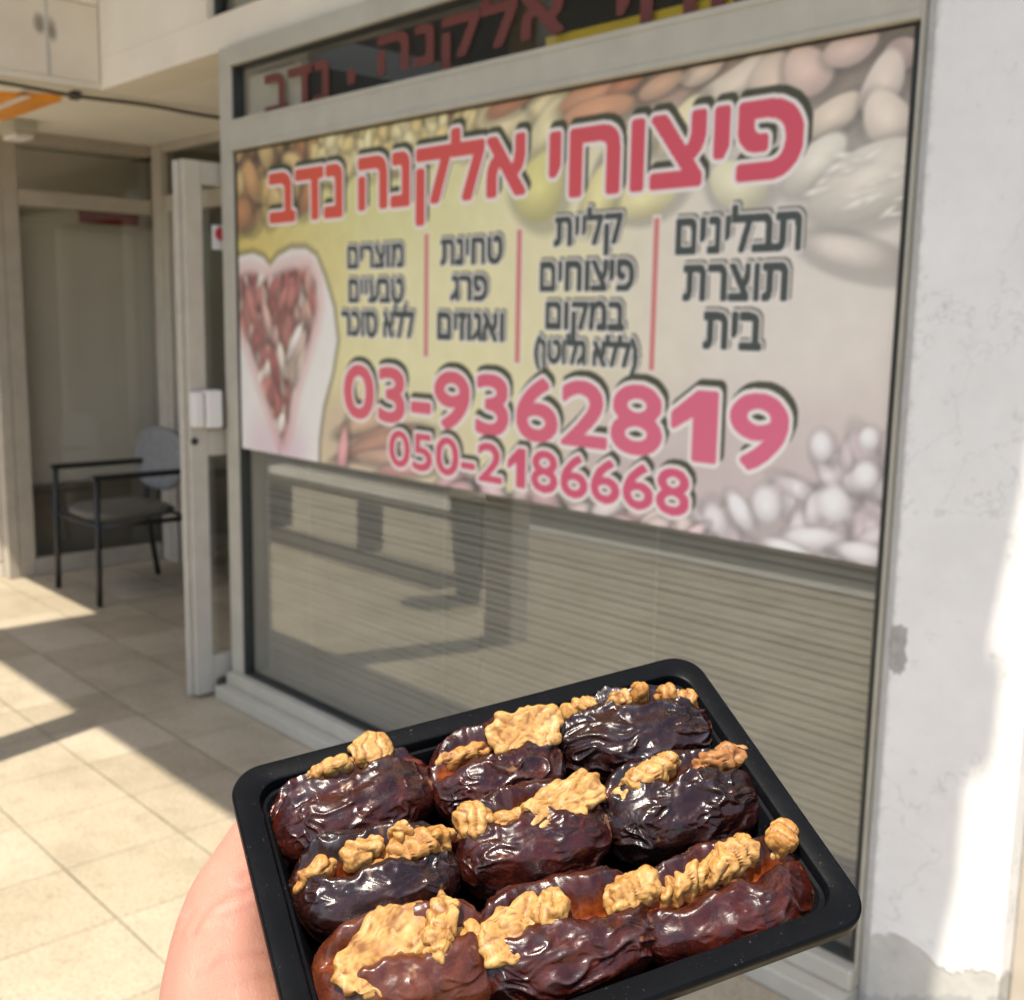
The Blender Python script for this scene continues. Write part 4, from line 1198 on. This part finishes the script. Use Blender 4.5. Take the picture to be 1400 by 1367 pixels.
# near right date
Wn('craggy walnut cluster at the left of the near right date', 935, 1206, .0215, .0095, .0110, 14, 25, 'pale', h=.005, lump=.3)
Wn('ribbed walnut crest at the middle of the near right date', 1000, 1174, .0220, .0100, .0120, 16, 26, 'pale', h=.007, lump=.28)
Wn('veined orange walnut tip at the right end of the near right date', 1068, 1144, .0110, .0095, .0090, 40, 27, 'tan', h=.008, face=.4, lump=.12)
Wn('small pale walnut grain below the veined orange tip', 1060, 1164, .0090, .0060, .0060, 10, 28, 'pale', h=.003, lump=.10)

# ---- the hand that holds the tray
def skin_mat():
    t = NT('skin').local()
    c = t.ramp(t.noise(30, 5, 0.6), [(0.3, (0.43, 0.195, 0.132)), (0.7, (0.50, 0.255, 0.180))])
    c = t.mix(t.ramp(t.noise(60, 4, 0.6), [(0.48, 0.0), (0.78, 0.45)]), c, (0.43, 0.145, 0.105))
    c = t.mix(t.ramp(t.noise(85, 4, 0.6, dist=1.0), [(0.55, 0.0), (0.8, 0.5)]), c, (0.52, 0.33, 0.255))
    c = t.mix(t.attr('fold'), c, (0.42, 0.14, 0.095))
    t.set(color=c, rough=t.ramp(t.noise(120, 4), [(0.3, 0.38), (0.7, 0.55)]), spec=0.45, sss=0.2, sssr=(1.0, 0.35, 0.2), ssss=0.003)
    mp = t.n('ShaderNodeMapping'); mp.inputs['Scale'].default_value = (1.0, 0.3, 1.0); mp.inputs['Rotation'].default_value = (0, 0, 0.6)
    t.l(t.co, mp.inputs[0])
    v = t.n('ShaderNodeTexVoronoi'); v.inputs['Scale'].default_value = 1100
    h = t.math('ADD', t.math('MULTIPLY', v.outputs['Distance'], 0.8), t.math('MULTIPLY', t.noise(420, 5, 0.7, vec=mp.outputs[0]), 1.6))
    t.bump(h, 0.35, 0.0010)
    return t.m
def V3(px, py, h): return tl_(px, py, h)
hand = MB()
def limb(pts, rs, n=9):
    """tapered limb: dense spheres along a smooth path, later fused into one skin"""
    pts = [np.array(p, float) for p in pts]
    P, Rr = [], []
    for i in range(len(pts) - 1):
        for k in range(n):
            f_ = k / n
            p0 = pts[max(i - 1, 0)]; p1 = pts[i]; p2 = pts[i + 1]; p3 = pts[min(i + 2, len(pts) - 1)]
            P.append(0.5 * ((2 * p1) + (-p0 + p2) * f_ + (2 * p0 - 5 * p1 + 4 * p2 - p3) * f_ ** 2 + (-p0 + 3 * p1 - 3 * p2 + p3) * f_ ** 3))
            Rr.append(rs[i] + (rs[i + 1] - rs[i]) * f_)
    P.append(pts[-1]); Rr.append(rs[-1])
    hand.tube([Vector(p) for p in P], [float(r) for r in Rr], 20)
    for p, r in ((P[0], Rr[0]), (P[-1], Rr[-1])):
        vs, fs = [], []
        for i in range(9):
            a = math.pi * i / 8
            for k in range(16):
                b = 2 * math.pi * k / 16
                vs.append((p[0] + r * math.sin(a) * math.cos(b), p[1] + r * math.sin(a) * math.sin(b), p[2] + r * math.cos(a)))
        for i in range(8):
            for k in range(16):
                fs.append((i * 16 + k, (i + 1) * 16 + k, (i + 1) * 16 + (k + 1) % 16, i * 16 + (k + 1) % 16))
        hand.add(vs, fs)
tip, ip, mcp, cmc, wri = V3(402, 1082, -.016), V3(352, 1160, -.018), V3(308, 1290, -.020), V3(322, 1450, -.034), V3(420, 1800, -.062)
limb([tip, ip, mcp, cmc, wri], [.0085, .0125, .0182, .0235, .024])
limb([ip * .55 + mcp * .45 + np.array([.004, 0, -.004]), mcp + np.array([.012, -.006, -.014]), cmc + np.array([.014, 0, -.012])], [.010, .017, .022])
elb = A3.T @ (np.array([0.10, -2.30, 1.02]) - TO)
limb([wri, wri * .6 + elb * .4, elb], [.026, .032, .040])
limb([wri + np.array([.022, 0, 0]), (wri * .6 + elb * .4) + np.array([.012, 0, 0]), elb], [.022, .028, .036])
kn = [np.array([-.050, -.012, -.046]), np.array([-.028, -.008, -.046]), np.array([-.006, -.014, -.047]), np.array([.013, -.030, -.046])]
for i, kq in enumerate(kn):
    w0 = wri + np.array([-.010 + .014 * i, 0.012, 0.002])
    limb([w0, (w0 + kq) / 2 + np.array([0, 0, -.003]), kq], [.018, .0165, .0125])
pk = V3(905, 1358, -.034)
limb([kn[3] + np.array([.012, -.035, 0]), pk + np.array([-.016, -.002, -.002]), pk + np.array([-.004, .004, 0.0])], [.0125, .0095, .0085])
tips = [([-.046, .016, -.040], [-.040, .034, -.036], [-.036, .046, -.035]), ([-.022, .022, -.040], [-.015, .040, -.036], [-.011, .050, -.035]),
        ([.002, .016, -.040], [.010, .034, -.036], [.014, .044, -.035]), ([.022, -.006, -.040], [.031, .010, -.036], [.036, .020, -.035])]
for kq, (a, b, c) in zip(kn, tips):
    limb([kq, a, b, c], [.0105, .0088, .0080, .0068])
hm_ = hand.build('person', None, None, smooth=True)
md = hm_.modifiers.new('fuse', 'REMESH'); md.mode = 'VOXEL'; md.voxel_size = 0.0014; md.use_smooth_shade = True
md = hm_.modifiers.new('soft', 'SMOOTH'); md.iterations = 14; md.factor = 0.5
bpy.context.view_layer.update()
hme = bpy.data.meshes.new_from_object(hm_.evaluated_get(bpy.context.evaluated_depsgraph_get()))
hm_.modifiers.clear()
hv = np.array([v.co[:] for v in hme.vertices])
hn = np.array([v.normal[:] for v in hme.vertices])
fold = np.zeros(len(hv))
dep = np.zeros(len(hv))
flatv = lambda P: P - np.outer(P @ VIEW, VIEW) if P.ndim == 2 else P - VIEW * (P @ VIEW)
hf = flatv(hv)
front = (hn @ VIEW) > -0.1
for pl, wd, dp in (([(372, 1212), (345, 1214), (318, 1222), (294, 1238), (276, 1258), (266, 1276)], .0011, .00075), ([(372, 1196), (352, 1192), (334, 1196)], .0016, .0007),
                   ([(366, 1236), (335, 1240), (312, 1250)], .0009, .0003), ([(380, 1318), (345, 1306), (305, 1312), (272, 1335)], .0012, .0003), ([(330, 1168), (350, 1160), (366, 1158)], .0012, .00025),
                   ([(385, 1345), (350, 1338), (318, 1350)], .0009, .0002)):
    q = [flatv(V3(x, y, -.005)) for x, y in pl]
    dist = np.full(len(hv), 1.0)
    for i in range(len(q) - 1):
        e = q[i + 1] - q[i]
        tt = np.clip(((hf - q[i]) @ e) / (e @ e), 0, 1)
        dist = np.minimum(dist, np.linalg.norm(hf - q[i] - tt[:, None] * e, axis=1))
    k_ = np.exp(-(dist / wd) ** 2) * front
    dep += 0.75 * dp * k_
    fold = np.maximum(fold, k_ * min(1.0, dp / .0006) * 0.5)
lump_ = 0.0008 * noise3(hv / 0.018, 5)
hv = hv + hn * (lump_ - dep)[:, None]
hme.vertices.foreach_set('co', hv.ravel())
at_ = hme.attributes.new('fold', 'FLOAT_COLOR', 'POINT')
at_.data.foreach_set('color', np.repeat(fold[:, None], 4, 1).astype(np.float32).ravel())
for p in hme.polygons: p.use_smooth = True
hm_.data = hme
hm_.data.materials.clear()
hm_.data.materials.append(skin_mat())
place(hm_, (0, 0, 0))
tag(hm_, 'bare hand and forearm holding the black tray from its left side', 'person')
